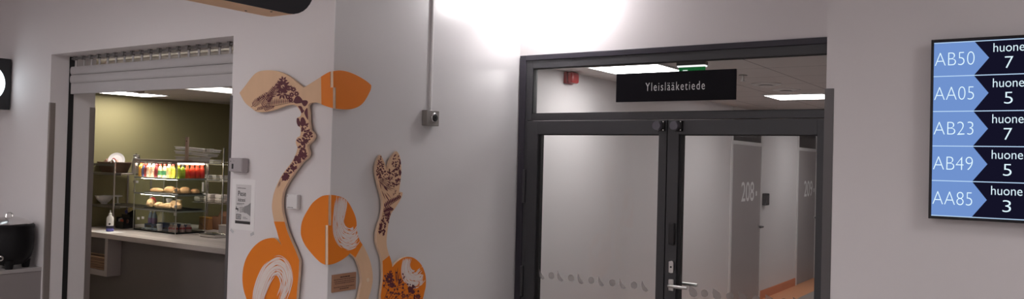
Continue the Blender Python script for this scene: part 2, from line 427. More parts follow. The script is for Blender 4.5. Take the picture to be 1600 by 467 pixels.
# frosted leaf and dot stickers
def stickers(parent, pts, first, slim=False):
    b = MB(); y = YD+.0125
    for i, (px, py) in enumerate(pts):
        c = at(px, py, 1, y); c = Vector((c.x, y, .966))
        if (i % 2 == 0) == first:
            out = [(-.024, .040), (-.026, .01), (-.022, -.014), (-.010, -.028), (.008, -.034), (.024, -.026), (.014, -.012), (.0, .002), (-.012, .018)] if slim else [(-.026, .038), (-.028, .01), (-.022, -.016), (-.008, -.030), (.010, -.032), (.026, -.022), (.030, -.004), (.020, .014), (0, .026)]
        else:
            out = [(.024*cos(2*pi*k/24), .024*sin(2*pi*k/24)) for k in range(24)]
        b.face([c+Vector((u, 0, v)) for u, v in out])
    return b
FR = frost('frosted_film', (.27, .255, .25), .55)
L = [847, 861.8, 876, 892.5, 907.5, 924, 939.5, 957, 973, 991, 1008]
stickers(D1, [(x, 418+(x-847)*.12) for x in L], True, True).build('frosted_sticker_row', FR, D1)
L = [1083, 1101, 1120, 1140.5, 1161, 1182, 1203, 1225, 1246, 1269]
stickers(D2, [(x, 447+(x-1083)*.12) for x in L], True).build('frosted_sticker_row', FR, D2)
# door furniture
def magnet(parent, x, label=None):
    z = 2.018
    h = MB().box(x-.003, YD-.036, z-.033, x+.046, YD-.012, z+.033).build('stop_plate', GASKET, parent, bevel=.002)
    MB().lathe((x+.006, YD-.02, z), [(.026, 0), (.027, .012), (.029, .014), (.029, .046), (.027, .05)], 32, axis=(0, -1, 0)).build('stop_knob', mat('knob_grey', srgb(92, 90, 100), .45, noise=.03), h)
    for dx, dz in ((.004, .027), (.040, .027), (.004, -.027), (.040, -.027)):
        MB().cyl((x+dx, YD-.036, z+dz), (x+dx, YD-.038, z+dz), .0038, 10).build('screw', CHROME, h)
magnet(D1, -2.193); magnet(D2, -2.074)
MB().box(-2.103, YD-.034, 1.257, -2.063, YD-.012, 1.396).build('card_reader', BLACK, D2, bevel=.006, seg=3)
b = MB(); zz = 1.115
out = [(-.017, -.036), (.0, -.041), (.017, -.036), (.017, .034), (.0, .039), (-.017, .034)]
lk = b.prism([Vector((-2.083+u, YD-.012, zz+v)) for u, v in out], (0, -.014, 0)).build('lock_plate', SATIN, D2, bevel=.003)
MB().cyl((-2.083, YD-.026, zz), (-2.083, YD-.0275, zz), .0065, 14).build('keyhole', GASKET, lk)
hp = MB().box(-2.100, YD-.022, .962, -2.066, YD-.012, 1.036).build('handle_plate', SATIN, D2, bevel=.004)
MB().tube([(-2.083, YD-.02, .998), (-2.083, YD-.05, .998), (-2.079, YD-.062, .998), (-2.068, YD-.067, .998), (-2.0, YD-.067, .998), (-1.955, YD-.065, .998)], .0105, 12).build('lever', SATIN, hp)
hp2 = MB().box(-2.100, YD+.05, .962, -2.066, YD+.06, 1.036).build('handle_plate', SATIN, D2, bevel=.004)
MB().tube([(-2.083, YD+.055, .998), (-2.083, YD+.09, .998), (-2.079, YD+.102, .998), (-2.068, YD+.107, .998), (-2.0, YD+.107, .998), (-1.955, YD+.105, .998)], .0105, 12).build('lever', SATIN, hp2)

# black department sign in front of the glass
t = thing('department_sign', (-2.09, YD-.02, 2.18), 'black sign with white lettering hung before the glass above the doors', 'sign')
MB().box(-2.5, YD-.03, 2.178, -1.683, YD-.014, 2.368).build('panel', mat('black_sign_panel', srgb(20, 18, 24), .4, noise=.03, spec=.08), t, bevel=.001)
lettering('Yleislääketiede', 'lettering', mat('white_letters', (.74, .74, .74), .6, noise=.01), t, (-2.286, YD-.0306, 2.2465), (1, 0, 0), (0, 0, 1), w=.405, h=.054, spacing=1.25, offset=-.004)

# ------------------------------------------------------------------ corridor furniture
t = thing('fire_alarm', (XC, 5.78, 2.40), 'red fire alarm beacon high on the corridor wall, seen through the glass', 'alarm')
MB().box(XC, 5.69, 2.405, XC+.03, 5.82, 2.505-.002).build('base', mat('alarm_red', srgb(150, 40, 42), .45, noise=.05), t, bevel=.012, seg=3)
MB().box(XC+.03, 5.695, 2.408, XC+.085, 5.815, 2.50).build('lens', mat('alarm_lens', srgb(160, 48, 48), .25, noise=.08), t, bevel=.022, seg=4)
t = thing('exit_sign', (-2.17, 5.4, 2.28), 'green exit sign under the corridor ceiling, half hidden by the black sign', 'sign')
MB().box(-2.265, 5.37, 2.462, -2.055, 5.43, 2.487).build('housing', mat('sign_housing_grey', srgb(95, 92, 92), .5, noise=.03), t, bevel=.004)
MB().box(-2.260, 5.374, 2.452, -2.06, 5.426, 2.462).build('light_strip', emit('exit_strip', (1, 1, 1), 1.2), t)
pl = MB().box(-2.255, 5.395, 2.33, -2.065, 5.405, 2.452).build('sign_face', emit('exit_green', srgb(20, 130, 62), .42), t)
e = emit('exit_white', (.8, .95, .85), .9)
MB().box(-2.225, 5.392, 2.35, -2.190, 5.3945, 2.432).build('door_pictogram', e, pl)
MB().prism([Vector((-2.130, 5.392, 2.36)), Vector((-2.100, 5.392, 2.385)), Vector((-2.130, 5.392, 2.41))], (0, .0025, 0)).box(-2.175, 5.392, 2.377, -2.130, 5.3945, 2.393).build('arrow_pictogram', e, pl)
b = MB(); c = Vector((-2.15, 6.454, CC))
t = thing('sprinkler_head', c, 'small sprinkler head under the corridor ceiling right of the black sign', 'sprinkler')
MB().lathe(c-Vector((0, 0, .008)), [(.035, 0), (.03, .008)], 20).build('escutcheon', SATIN, t)
MB().cyl(c-Vector((0, 0, .05)), c-Vector((0, 0, .006)), .009, 10).cyl(c-Vector((0, 0, .053)), c-Vector((0, 0, .05)), .024, 14).build('head', SATIN, t)
for q, lab in (((-2.195, 7.21), 'round air valve in the corridor ceiling, the nearer of two'), ((-2.185, 7.79), 'round air valve in the corridor ceiling, the farther of two')):
    t = thing('air_valve', (q[0], q[1], CC), lab, 'vent', 'corridor air valves')
    MB().lathe((q[0], q[1], CC-.012), [(.10, 0), (.13, .008), (.13, .0115)], 32).build('ring', WPLAS, t)
    MB().lathe((q[0], q[1], CC-.026), [(.05, 0), (.072, .006), (.05, .013)], 32).build('disc', WPLAS, t)

def room_door(n, name, y0, y1, num, label):
    t = thing(name, (XC, (y0+y1)/2, 0), label, 'door', None, 'structure')
    top = 2.05; f = .05
    b = MB().box(XC-.001, y0-f, 0, XC+.018, y0, CC-.001).box(XC-.001, y1, 0, XC+.018, y1+f, CC-.001).box(XC-.001, y0, top, XC+.018, y1, top+.045).box(XC-.001, y0, CC-.04, XC+.018, y1, CC-.001)
    b.build('door_frame', WPLAS, t, bevel=.002)
    lf = MB().box(XC-.001, y0+.004, .012, XC+.012, y1-.004, top-.003).build('door_leaf', DGREY, t, bevel=.001)
    MB().box(XC-.001, y0, top+.045, XC+.006, y1, CC-.04).build('fanlight', mat('dark_fanlight', srgb(52, 46, 46), .08, noise=.02), t)
    lettering(num, 'number', mat('white_number', (.92, .91, .91), .6, noise=.01), lf, (XC+.0126, y0+.345, 1.335), (0, 1, 0), (0, 0, 1), w=.50, h=.25, offset=.008)
    MB().box(XC+.012, y0+.92, 1.40, XC+.0126, y0+.97, 1.46).build('pictogram', MATS['white_number'], lf)
    h = MB().cyl((XC+.012, y1-.06, .99), (XC+.02, y1-.06, .99), .026, 18).build('handle_rose', SATIN, lf)
    MB().tube([(XC+.018, y1-.06, .99), (XC+.06, y1-.06, .99), (XC+.075, y1-.07, .99), (XC+.075, y1-.19, .99)], .013, 10).build('lever', STEELD, h)
    return t
room_door(3, 'door_3', 9.762, 10.885, '208', 'grey door numbered 208 in the corridor')
room_door(4, 'door_4', 12.735, 13.775, '209', 'grey door numbered 209 farther along the corridor')
for y, lab in ((11.06, 'dark room panel on the corridor wall beside door 208'), (13.98, 'dark room panel on the corridor wall beside door 209')):
    t = thing('room_panel', (XC, y, 1.26), lab, 'room panel', 'room panels beside the doors')
    MB().box(XC, y-.06, 1.265, XC+.055, y+.09, 1.425).build('housing', BLACK, t, bevel=.008, seg=3)
    MB().box(XC+.055, y-.045, 1.29, XC+.0565, y+.075, 1.40).build('display', mat('panel_display', srgb(70, 66, 66), .2, noise=.03), t)

# ================================================================== SCREEN
t = thing('information_screen', (.17, YT, 1.577), 'wall screen listing five queue numbers and their rooms', 'screen')
SX0, SX1, SZ0, SZ1 = -.454, .81, 1.577, 2.294
yf = 3.66
MB().box(SX0+.03, yf+.008, SZ0+.03, SX1-.03, YT-.001, SZ1-.03).build('back_housing', BLACK, t, bevel=.006)
rect_frame(MB(), SX0, SZ0, SX1, SZ1, .0095, .0095, .0115, .0095, yf, yf+.02).build('bezel', mat('screen_bezel', srgb(22, 20, 26), .35, noise=.03), t, bevel=.0015)
scr = MB().box(SX0+.0095, yf+.003, SZ0+.0115, SX1-.0095, yf+.018, SZ1-.0095).build('display', emit('screen_navy', srgb(20, 19, 38), 1.0), t)
BLUE = emit('screen_blue', srgb(112, 146, 206), 1.0); LINE = emit('screen_line', srgb(190, 220, 250), 1.0); TXT = emit('screen_text', srgb(222, 245, 255), 1.05)
rows = [2.2795, 2.1455, 2.0055, 1.8675, 1.7295, 1.590]
arr = MB(); lin = MB()
lx0 = SX0+.0105
for i in range(5):
    zt, zb = rows[i], rows[i+1]; zm = (zt+zb)/2
    arr.prism([Vector(p) for p in ((lx0, yf+.003, zb+.001), (-.302, yf+.003, zb+.001), (-.2515, yf+.003, zm), (-.302, yf+.003, zt-.001), (lx0, yf+.003, zt-.001))], (0, -.0006, 0))
for z in rows:
    lin.box(lx0, yf+.0021, z-.0016, SX1-.0105, yf+.003, z+.0016)
arr.build('blue_arrow_rows', BLUE, scr); lin.build('divider_lines', LINE, scr)
for i, (a, n) in enumerate((('AB50', '7'), ('AA05', '5'), ('AB23', '7'), ('AB49', '5'), ('AA85', '3'))):
    zm = (rows[i]+rows[i+1])/2
    lettering(a, 'queue_number', TXT, scr, (-.440, yf+.002, zm-.0245), (1, 0, 0), (0, 0, 1), w=.139, h=.052, offset=-.022)
    lettering('huone', 'room_word', TXT, scr, (-.2375, yf+.002, zm+.021), (1, 0, 0), (0, 0, 1), w=.103, h=.0345, offset=-.006)
    lettering(n, 'room_number', TXT, scr, (-.199, yf+.002, zm-.043), (1, 0, 0), (0, 0, 1), h=.045, w=.028, offset=-.012)

# ================================================================== PLYWOOD ARTWORK
TH = .030                       # board face stands this far off the wall
YF, XF = Y1-TH, XA+TH
BT = .018                       # board thickness
def pl_l(p, d=0): return at(p[0], p[1], 1, YF-d)
def pl_r(p, d=0): return at(p[0], p[1], 0, XF+d)
class Side:
    def __init__(s, f, n): s.f = f; s.n = Vector(n)
    def board(s, poly, name, m, parent):
        o = MB().prism([s.f(p) for p in poly], s.n*-BT).build(name, m, parent, bevel=.001)
        o.data.materials.append(EDGE)
        for pg in o.data.polygons:
            if abs(pg.normal.dot(s.n)) < .5: pg.material_index = 1
        return o
    def layer(s, polys, name, m, parent, d):
        b = MB()
        for k, p in enumerate(polys):
            if len(p) < 3: continue
            q = [s.f(v, 0)+s.n*(d+k*3e-6) for v in p]
            n = Vector((0, 0, 0))
            for i in range(len(q)): n += (q[i]-q[0]).cross(q[(i+1) % len(q)]-q[0])
            if n.dot(s.n) < 0: q = q[::-1]
            b.face(q)
        return b.build(name, m, parent, rec=False, smooth=False)
SL, SR = Side(pl_l, (0, -1, 0)), Side(pl_r, (1, 0, 0))

def leafp(b, t, w):
    b, t = Vector(b), Vector(t); d = t-b; n = Vector((-d.y, d.x)).normalized()*w
    return [b, b+d*.25+n*.75, b+d*.5+n, b+d*.8+n*.55, t, b+d*.8-n*.55, b+d*.5-n, b+d*.25-n*.75]
def stemp(a, b, w=.4):
    a, b = Vector(a), Vector(b); n = Vector((-(b-a).y, (b-a).x)).normalized()*w
    return [a+n, b+n*.6, b-n*.6, a-n]
def fern(a, b, n, ln, w=.7, ang=55):
    a, b = Vector(a), Vector(b); out = [stemp(a, b)]
    d = (b-a).normalized()
    for i in range(n):
        t = .12+.86*i/(n-1); p = a+(b-a)*t; k = ln*(1-.55*abs(t-.35)/.65)
        for s in (-1, 1):
            an = math.radians(ang*s); q = Vector((d.x*cos(an)-d.y*sin(an), d.x*sin(an)+d.y*cos(an)))
            out.append(leafp(p, p+q*k, w))
    out.append(leafp(b, b+d*ln*.5, w))
    return out
def flower(c, r, n=6, w=.9, ph=0):
    c = Vector(c); return [leafp(c+Vector((cos(ph+2*pi*i/n), sin(ph+2*pi*i/n)))*r*.15, c+Vector((cos(ph+2*pi*i/n), sin(ph+2*pi*i/n)))*r, w) for i in range(n)]
def spot(c, rx, ry, rot=0, wob=.12):
    ph = R.random()*6; out = []
    for i in range(18):
        a = 2*pi*i/18; k = 1+wob*sin(3*a+ph)
        x, y = rx*k*cos(a), ry*k*sin(a); out.append(Vector((c[0]+x*cos(rot)-y*sin(rot), c[1]+x*sin(rot)+y*cos(rot))))
    return out
def sprig(a, b, n=4, ln=4, w=1.1):
    a, b = Vector(a), Vector(b); d = (b-a).normalized(); out = [stemp(a, b, .3)]
    for i in range(n):
        p = a+(b-a)*((i+.6)/n); s = 1 if i % 2 else -1; an = .8*s
        q = Vector((d.x*cos(an)-d.y*sin(an), d.x*sin(an)+d.y*cos(an))); out.append(leafp(p, p+q*ln, w))
    out.append(leafp(b, b+d*ln*.8, w)); return out
def scatter(poly, box, n, ln, w):
    out = []
    while n > 0:
        p = Vector((R.uniform(box[0], box[2]), R.uniform(box[1], box[3])))
        a = R.random()*2*pi; q = p+Vector((cos(a), sin(a)))*ln*R.uniform(.7, 1.2); n -= .2
        if inside(p, poly) and inside(q, poly): out.append(leafp(p, q, w*R.uniform(.7, 1.3))); n -= .8
    return out
def keep(polys, poly): return [p for p in polys if all(inside(v, poly) for v in p)]
def brush(path, width, n, poly, seed=1, ragged=.12, n0=9):
    rr = random.Random(seed); c = spline(path, n0, closed=False); out = []; N = len(c)
    for i in range(n):
        f = (i+.5)/n*2-1
        f += rr.uniform(-.5, .5)/n
        a = int(N*rr.random()*ragged*(1+abs(f))); e = N-1-int(N*rr.random()*ragged*(1+abs(f)))
        hw = width/n*rr.uniform(.35, .72)
        k0 = a
        while k0 < e-3:
            k1 = min(e, k0+int(rr.uniform(.3, .9)*N))
            up, dn = [], []
            for k in range(k0, k1+1):
                d = (c[min(k+1, N-1)]-c[max(k-1, 0)]).normalized(); nn = Vector((-d.y, d.x))
                ww = hw*min(1, (k-k0+.3)/2.5, (k1-k+.3)/2.5)
                p = c[k]+nn*f*width*(.5+.06*sin(k*.3+i))
                up.append(p+nn*ww); dn.append(p-nn*ww)
            for u in range(len(up)-1):
                q = [up[u], up[u+1], dn[u+1], dn[u]]
                if all(inside(v, poly) for v in q): out.append(q)
            k0 = k1+rr.choice((0, 0, 1, 2))
    return out

def brush2(outer, inner, n, poly, seed=1, n0=7, gap=.30):
    rr = random.Random(seed); A_ = spline(outer, n0*4, False); B_ = spline(inner, n0*4, False); out = []; N = 70
    def sm(c, t): 
        f = t*(len(c)-1); i = min(int(f), len(c)-2); return c[i]+(c[i+1]-c[i])*(f-i)
    for i in range(n):
        f = (i+.5)/n; edge = abs(f-.5)*2
        segs = []; t = rr.uniform(0, .10)*(.4+edge)
        end = 1-rr.uniform(0, .16)*(.4+edge)
        while t < end-.03:
            e = min(end, t+rr.uniform(.25, .9)*(1.15-.5*edge)); segs.append((t, e)); t = e+rr.uniform(.0, .03+.10*edge*edge)
        hw = rr.uniform(.42, .66)/n*(1.15-gap*edge)
        for a, e in segs:
            k0, k1 = int(a*N), int(e*N); pu = []
            for k in range(k0, k1+1):
                t = k/N; w_ = hw*min(1, (k-k0+.4)/3, (k1-k+.4)/3); fj = f+.012*sin(t*9+i*1.7)
                a_, b_ = sm(A_, t), sm(B_, t)
                pu.append((a_+(b_-a_)*(fj-w_), a_+(b_-a_)*(fj+w_)))
            for u in range(len(pu)-1):
                q = [pu[u][0], pu[u+1][0], pu[u+1][1], pu[u][1]]
                if all(inside(v, poly) for v in q): out.append(q)
    return out

# --- sprout on the left wall, its right leaf bent round the corner
A = [(374,145,1),(382.5,134.5),(394.5,118.8),(403.5,112),(415.5,109.8),(430.5,110.5),(444,115),(456,122.5),(465,130),(474,136.8,1),(483,131.5),(499.5,121),(510,114.7),(516.4,111.6,1),
 (516.4,136.6,1),(520.3,136.6,1),(520.3,169,1),(510,166),(498,161.3),(490.5,160),(484,161.5),(481,166),(482.3,176.5),(482.3,187),(483.8,197.5),(484.8,203.5),(488,206.5),(490.2,211.8),(488.3,218.5),(483.8,223),(480.3,227.5),
 (480.6,232),(482.3,236.8),(481.8,242.8),(478.5,248),(472.5,252.5),(465,262.3),(456,275),(448.5,287),(442.5,299),(440.3,315),(441,330),(444,343.5),(448.5,360),(454,373.8),(462,392),(467.7,407,1),(466.6,428.8),(464.3,451.7),
 (463.2,467),(460,490),(446,515),(425,522),(405,512),(392,490),(385.2,467),(380.6,451.7),(378.8,433.4),(381,415),(386.4,400),(396.7,385.2),(410.4,374.9),(426.5,371.5),(434,376),(440.2,383.6,1),(435.6,371.5),(432.5,360),(428.3,346.5),(425.3,330),
 (424.8,319.5),(426.8,306),(429,298),(433.5,287),(439.5,275),(447,264.5),(456,252.5),(462,240.5),(464.6,231),(463.5,227.5),(462,221.5),(464.3,214.8),(468.8,211.8),(469.5,200.5),(465.8,196.8),(463.2,190.8),(464.3,184),(468.8,181.8),
 (470.3,176.5),(468,172),(463,165.5),(456,163.8),(447,164.5),(435,169),(423,172.8),(411,175),(400.5,174.3),(393,169),(382.5,160)]
pA = spline(A, 4)
art1 = thing('plywood_sprout', pl_l((425, 520)), 'tall plywood sprout with one birch leaf and one orange leaf bent round the wall corner', 'wall art', 'plywood plant artwork on the corner')
bA = SL.board(pA, 'birch_board', WOOD, art1)
# orange paint: half leaf and lower body
oa = clip_half(clip_half(pA, lambda p: p.x-(499.2+.006*(p.y-140)**2)), lambda p: 200-p.y)
ob_ = clip_half(clip_half(pA, lambda p: p.y-346-.02*(p.x-428)), lambda p: 470-p.x)
SL.layer([oa], 'orange_paint', ORANGE, bA, .0006); SL.layer([ob_], 'orange_paint', ORANGE, bA, .0006)
prn = []
prn += fern((409,170.5),(428,138),13,10,.75) + fern((393,167),(411,151),9,8,.65) + fern((416,168),(455,160),13,12,.8,75) + fern((424,154),(435,130),9,7.5,.8) + fern((402,158),(416,146),6,5,.6)
prn += fern((399,172.5),(426,167),10,7,.8) + fern((418,160),(424,146),7,7,.8)
prn += flower((442,135),12.5,11,2.0) + flower((441,146),10,8,1.8,.4) + flower((442.5,126),7.5,7,1.5) + flower((446,139),7,7,1.3,.3)
for c in ((453.8,137.5),(459,139.8),(456,148),(450,151.5),(463.5,146.5),(454.5,156)): prn += flower(c, 4.6, 8, 1.1, R.random())
prn += [spot((465.8,156.3),6.8,6), spot((476.3,160.8),4.8,4.8)]
prn += sprig((477,203),(481,194),3,3) + sprig((476,214),(484,204),5,4,1.2) + sprig((480,222),(487,210),5,3.5,1.2)
prn += scatter(pA, (462,194,490,250), 74, 6.5, 1.6) + scatter(pA, (452,240,482,270), 52, 7, 1.8) + scatter(pA, (442,262,464,282), 20, 5.5, 1.6)
prn += flower((446.3,275.8),7,13,1.5) + [spot((446.3,275.8),3.6,3.8)]
prn2 = [leafp((434,294),(437,283),.5), leafp((436.5,292),(438.5,281),.5), leafp((440,284),(444,278),.7)]
prn = keep(prn, pA)
for q in ([(466.0,166.0),(471.3,166.2),(473.6,171.1),(475.7,173.2),(472.2,176.7),(470.8,175.8),(469.0,170.7)], [(480.2,168.4),(481.3,178),(481.5,187.0),(479.4,184.6),(476.9,179.8),(475.9,174.6)], [(464.6,184.4),(467.4,185.2),(468.2,190),(467.2,194.5),(465.6,195.6),(463.8,191.6),(463.8,186.6)], [(470.6,184.4),(474.4,183.4),(476.8,187.0),(478.3,191.3),(475.9,196),(471.5,197.6),(469.6,192.1)]):
    prn.append(spline(q, 3))
SL.layer([p for p in prn if p[0].x < 461 and p[0].y < 180], 'burgundy_print', BURG, bA, .0008)
SL.layer(keep(prn2, pA), 'burgundy_print', BURG, bA, .0008)
SL.layer([p for p in prn if not (p[0].x < 461 and p[0].y < 180)], 'burgundy_print', BURG, bA, .0008)
SL.layer(brush2([(391,500),(394,467),(396.7,449),(403.6,428.8),(415,410.4),(433.4,399),(447,404.7),(455,417.3),(458,435.6),(455,451.7),(450.5,467),(447,480)], [(408,500),(413.9,467),(418,455),(423,443),(428.8,433.4),(432,431),(434.5,431),(437,435),(438.5,441),(438.5,448),(433,464),(429,480)], 26, pA, 3), 'white_brush_stroke', STROKE, bA, .0010)

A2 = [(521.9,111,1),(531,110),(543,112),(558,118),(573,127),(580,133.3,1),(579,140.5),(573,152.5),(567,161),(559.5,166.8),(549,170.2),(537,170.8),(524.6,169.6,1),(524.6,136.6,1),(520.6,136.6,1),(520.6,111.2,1)]
def fix_corner(poly, upper_front, ysplit):
    return poly
pA2 = spline(A2, 5)
bA2 = SR.board(pA2, 'birch_board', WOOD, art1)
SR.layer([pA2], 'orange_paint', ORANGE, bA2, .0006)

# --- round seed across the corner with a stem on the side wall
B1 = [(513.4,304.5,1),(504,306),(495,311.3),(487.5,318),(481.5,327),(475.5,337.5),(471.5,348),(470.2,358.5),(470.8,369),(476.9,382.9),(488.4,397.8),(499.8,409.3),(508.2,413.6,1),(508.2,352,1),(513.2,352,1)]
pB1 = spline(B1, 5)
art2 = thing('plywood_seed', pl_l((505, 414)), 'round orange plywood seed wrapped round the wall corner, its bare stem curving down', 'wall art', 'plywood plant artwork on the corner')
bB1 = SL.board(pB1, 'birch_board', WOOD, art2)
SL.layer([pB1], 'orange_paint', ORANGE, bB1, .0006)
B2 = [(517.4,304.3,1),(525,305.3),(537,309.3),(544.5,316.5),(550.5,327),(555,337.5),(557,347),(557.5,360),(561.9,374.9),(569.9,387.5),(577.9,405.8),(582,424),(582.5,437.9),(580.2,451.6),(575.6,467),(568,488),(556,510,1),(540,502,1),(552,485),(559.6,467),(563,451.6),(565.3,437.9),(563,421.9),(558.4,408),(553.8,401.2),(547,395.5,1),(543.5,399),(534.4,405.8),(522.9,411.5),(512.5,413.8,1),(512.5,352,1),(517.2,352,1)]
pB2 = spline(B2, 5)
bB2 = SR.board(pB2, 'birch_board', WOOD, art2)
SR.layer([clip_half(pB2, lambda p: -((p.x-556)*(381.8-400.8)-(p.y-400.8)*(566.4-556)) if False else (400.8-p.y)*(566.4-556)-(p.x-556)*(400.8-381.8))], 'orange_paint', ORANGE, bB2, .0006)
SR.layer(brush2([(524,304),(521,330),(519.5,352),(522,370),(530,384),(543,391),(556,387),(564,377)], [(542,307),(541,322),(538,336),(536.5,345),(538.5,352),(545,356),(551,353.5),(556.5,346)], 26, pB2, 11), 'white_brush_stroke', STROKE, bB2, .0010)
c = pl_r((574.5, 437.2)); MB().cyl(c, c+Vector((.003, 0, 0)), .011, 20).build('dowel_plug', mat('pale_dowel', srgb(226, 200, 172), .6, noise=.05), bB2)

# --- forked plant on the side wall
Cc = [(595.2,242,1),(597.5,246.5),(600.4,252.5),(602.7,260),(604.2,266,1),(606.4,262.2),(607.9,255.5),(610.9,248),(615.4,241.2),(619.9,236,1),(623.7,241.2),(625.9,249.5),(627,260),(627,272),(625.9,282.4),(624.4,294.4),(624,299.5,1),(629.2,300.5,1),(628.2,306.5),(623.7,315.5),(616.9,326),(611.7,333.4),(607.9,345.4),(605.7,359),(604.2,373.7),(604.7,385.2),(607.7,396.7),(611.1,407),(612.9,417.3,1),
 (619.1,410.4),(628.3,403.5),(637.5,401.2),(646.6,403),(655.8,410.4),(661.5,419.6),(664.9,431),(665.4,444.8),(663.1,456.2),(660.4,467),(652,486),(636,500),(616,500),(601,486),(595.1,467),(596.2,451.6),(598,435.6),(598,421.9),(597.2,405.8),(592.8,392),(588.9,380.6),(588.2,371.5),(589.3,360),(592.2,350),(595.2,342.4),(597.2,332),(598.2,323),(597.5,312.5),(595.2,302),(592.6,294),(590.7,285.4),(588.5,276.4),(587.3,266),(588.5,255.5),(591.5,246.5)]
pC = spline(Cc, 4)
art3 = thing('plywood_forked_plant', pl_r((625, 500)), 'forked plywood plant on the grey side wall with burgundy print and orange bulb', 'wall art', 'plywood plant artwork on the corner')
bC = SR.board(pC, 'birch_board', WOOD, art3)
SR.layer([clip_half(pC, lambda p: (p.y-407)+(p.x-598.5)*.8 if p.x < 615 else p.y-395)], 'orange_paint', ORANGE, bC, .0006)
prn = []
prn += sprig((590,272),(594.5,247),8,5,1) + sprig((594,276),(598,252),6,4.5,.9) + scatter(pC, (588,246,603,280), 34, 4.5, 1.0)
prn += scatter(pC, (606,238,627,292), 84, 4, 1.0) + [spot((624.8,270),2,4.2), spot((618.6,264.6),1.8,1.9), spot((609,270.5),1.9,1.9), spot((622,281),1.4,2.2), spot((620.2,239.5),1.6,2.4), spot((624.8,254),1.3,3.5)]
for q in ((616,275),(617,280),(618,286),(616,292),(612,295),(606,297)): prn += [leafp((592.5,280.5), q, .45)]
for q in ((615,284),(619,290),(619,296),(613,298)): prn += [leafp((600,291.5), q, .5)]
prn += [leafp((591,281),(600,292),.7), leafp((599,290),(606,299),1.3), leafp((593,284),(595.5,296),.6), leafp((600,301),(609,316),.8), leafp((596,297),(602,312),.6), leafp((603,300),(611,310),.5)]
prn += fern((599,327),(626,309),11,10,1.2,70) + fern((598.5,334),(614,328),8,8,1.1,75) + sprig((614,306),(618,299),3,3,.6) + sprig((620,308),(624,303),3,2.4,.6)
prn += fern((606,344),(606,334),6,3.6,.6) + scatter(pC, (590,334,611,366), 52, 5, 1.1) + [spot((594.5,357),1.6,2.2), spot((592,362),1.3,1.8), spot((596,351),1.6,2)]
def twig(a, b, side):
    o = [stemp(a, b, .45)]
    a, b = Vector(a), Vector(b); d = b-a
    for k in (.3, .5, .7, .9):
        p = a+d*k; n = Vector((-d.y, d.x))*side*(1 if int(k*10) % 4 == 3 else -1)*.3
        o += [stemp(p, p+n+d*.12, .3), spot(p+n+d*.15, 1.5, 1.9)]
    return o
prn += [q for ab in (((601,466),(611,440),1),((606,468),(622,446),-1),((612,470),(634,452),1),((622,470),(646,456),-1),((599,450),(606,434),1),((612,450),(603,428),1),((636,466),(650,448),1),((643,476),(660,466),-1),((600,480),(615,462),1)) for q in twig(*ab)]
prn += flower((608,436),7,9,1.6) + flower((612.5,445),5,7,1.4,.5) + flower((609,430),6,7,1.3,.2)
prn += [leafp((619,442),(621.5,417),.6), leafp((619,442),(617.5,420),.6), leafp((620,442),(624.5,424),.6), leafp((621,446),(636,442),.5), leafp((621,446),(631,436),.9), leafp((622,444),(626,434),1.6)]
prn += [spot((641,452),4,5), spot((646,446),2.8,4.5), spot((645,456),3,3)] + flower((653,463),5,8,1) + flower((630,462),4,6,1)
prn += scatter(pC, (597,424,650,478), 34, 4, 1.1)
prn = keep(prn, pC)
SR.layer([p for p in prn if p[0].y < 400], 'burgundy_print', BURG, bC, .0010)
SR.layer([p for p in prn if p[0].y >= 400], 'burgundy_print', BURG, bC, .0010)
SR.layer(brush2([(630,403),(626.7,419.6),(628.3,433.3),(635.2,444.8),(646.6,450.5),(658,447),(665.4,440)], [(643,402),(640,412.7),(641.6,418.4),(645,421.4),(649,422),(653,420.5),(659,414)], 20, pC, 21), 'white_brush_stroke', STROKE, bC, .0007)
# spacers that carry the boards
for par, pts, f, n in ((art1, ((415,140),(475,180),(436,320),(425,420)), pl_l, (0, 1, 0)), (art2, ((490,360),), pl_l, (0, 1, 0)), (art2, ((535,360),(573,437)), pl_r, (-1, 0, 0)), (art1, ((550,140),), pl_r, (-1, 0, 0)), (art3, ((617,270),(597,380),(632,440)), pl_r, (-1, 0, 0))):
    for p in pts:
        q = f(p); n_ = Vector(n); MB().cyl(q+n_*BT, q+n_*TH, .008, 10).build('wall_spacer', WOOD, par)

# small wooden plaque
t = thing('wooden_plaque', (XA, 3.245, 1.024), 'small brown wooden plaque with engraved lines under the orange seed', 'plaque')
MB().box(XA, 3.157, 1.025, XA+.008, 3.336, 1.121).build('board', mat('plaque_wood', srgb(168, 124, 96), .6, noise=.1, nscale=25, stretch=(1, 1, 6)), t, bevel=.001)
b = MB()
for z, u0, u1, h in ((1.104, .057, .13, .0055), (1.092, .01, .172, .003), (1.081, .012, .166, .003), (1.071, .018, .164, .003), (1.050, .012, .166, .003), (1.040, .055, .125, .004)):
    u = u0
    while u < u1:
        l = R.uniform(.006, .02); b.box(XA+.008, 3.157+u, z-h*.6, XA+.0083, 3.157+min(u+l, u1), z+h*.6); u += l+.0022
b.build('engraved_lines', mat('engraving_brown', srgb(84, 58, 48), .8, noise=.05), t)

# ------------------------------------------------------------------ things on the walls
t = thing('key_switch', (-4.05, Y1, 1.655), 'grey two part key switch box above the paper notice', 'switch')
MB().box(-4.134, Y1-.03, 1.662, -4.062, Y1, 1.742).build('lock_module', mat('switch_grey', srgb(168, 162, 164), .45, noise=.03), t, bevel=.006, seg=3)
MB().box(-4.062, Y1-.052, 1.658, -3.985, Y1, 1.742).build('cover_box', MATS['switch_grey'], t, bevel=.008, seg=3)
MB().box(-4.104, Y1-.0315, 1.678, -4.090, Y1-.03, 1.708).cyl((-4.116, Y1-.03, 1.722), (-4.116, Y1-.0315, 1.722), .003, 8).cyl((-4.084, Y1-.03, 1.724), (-4.084, Y1-.0315, 1.724), .003, 8).build('keyhole', GASKET, t)
t = thing('hand_washing_notice', (-4.03, Y1, 1.32), 'white paper notice about washing hands taped beside the kiosk opening', 'notice')
nx0, nx1, nz0, nz1 = -4.131, -3.922, 1.318, 1.618
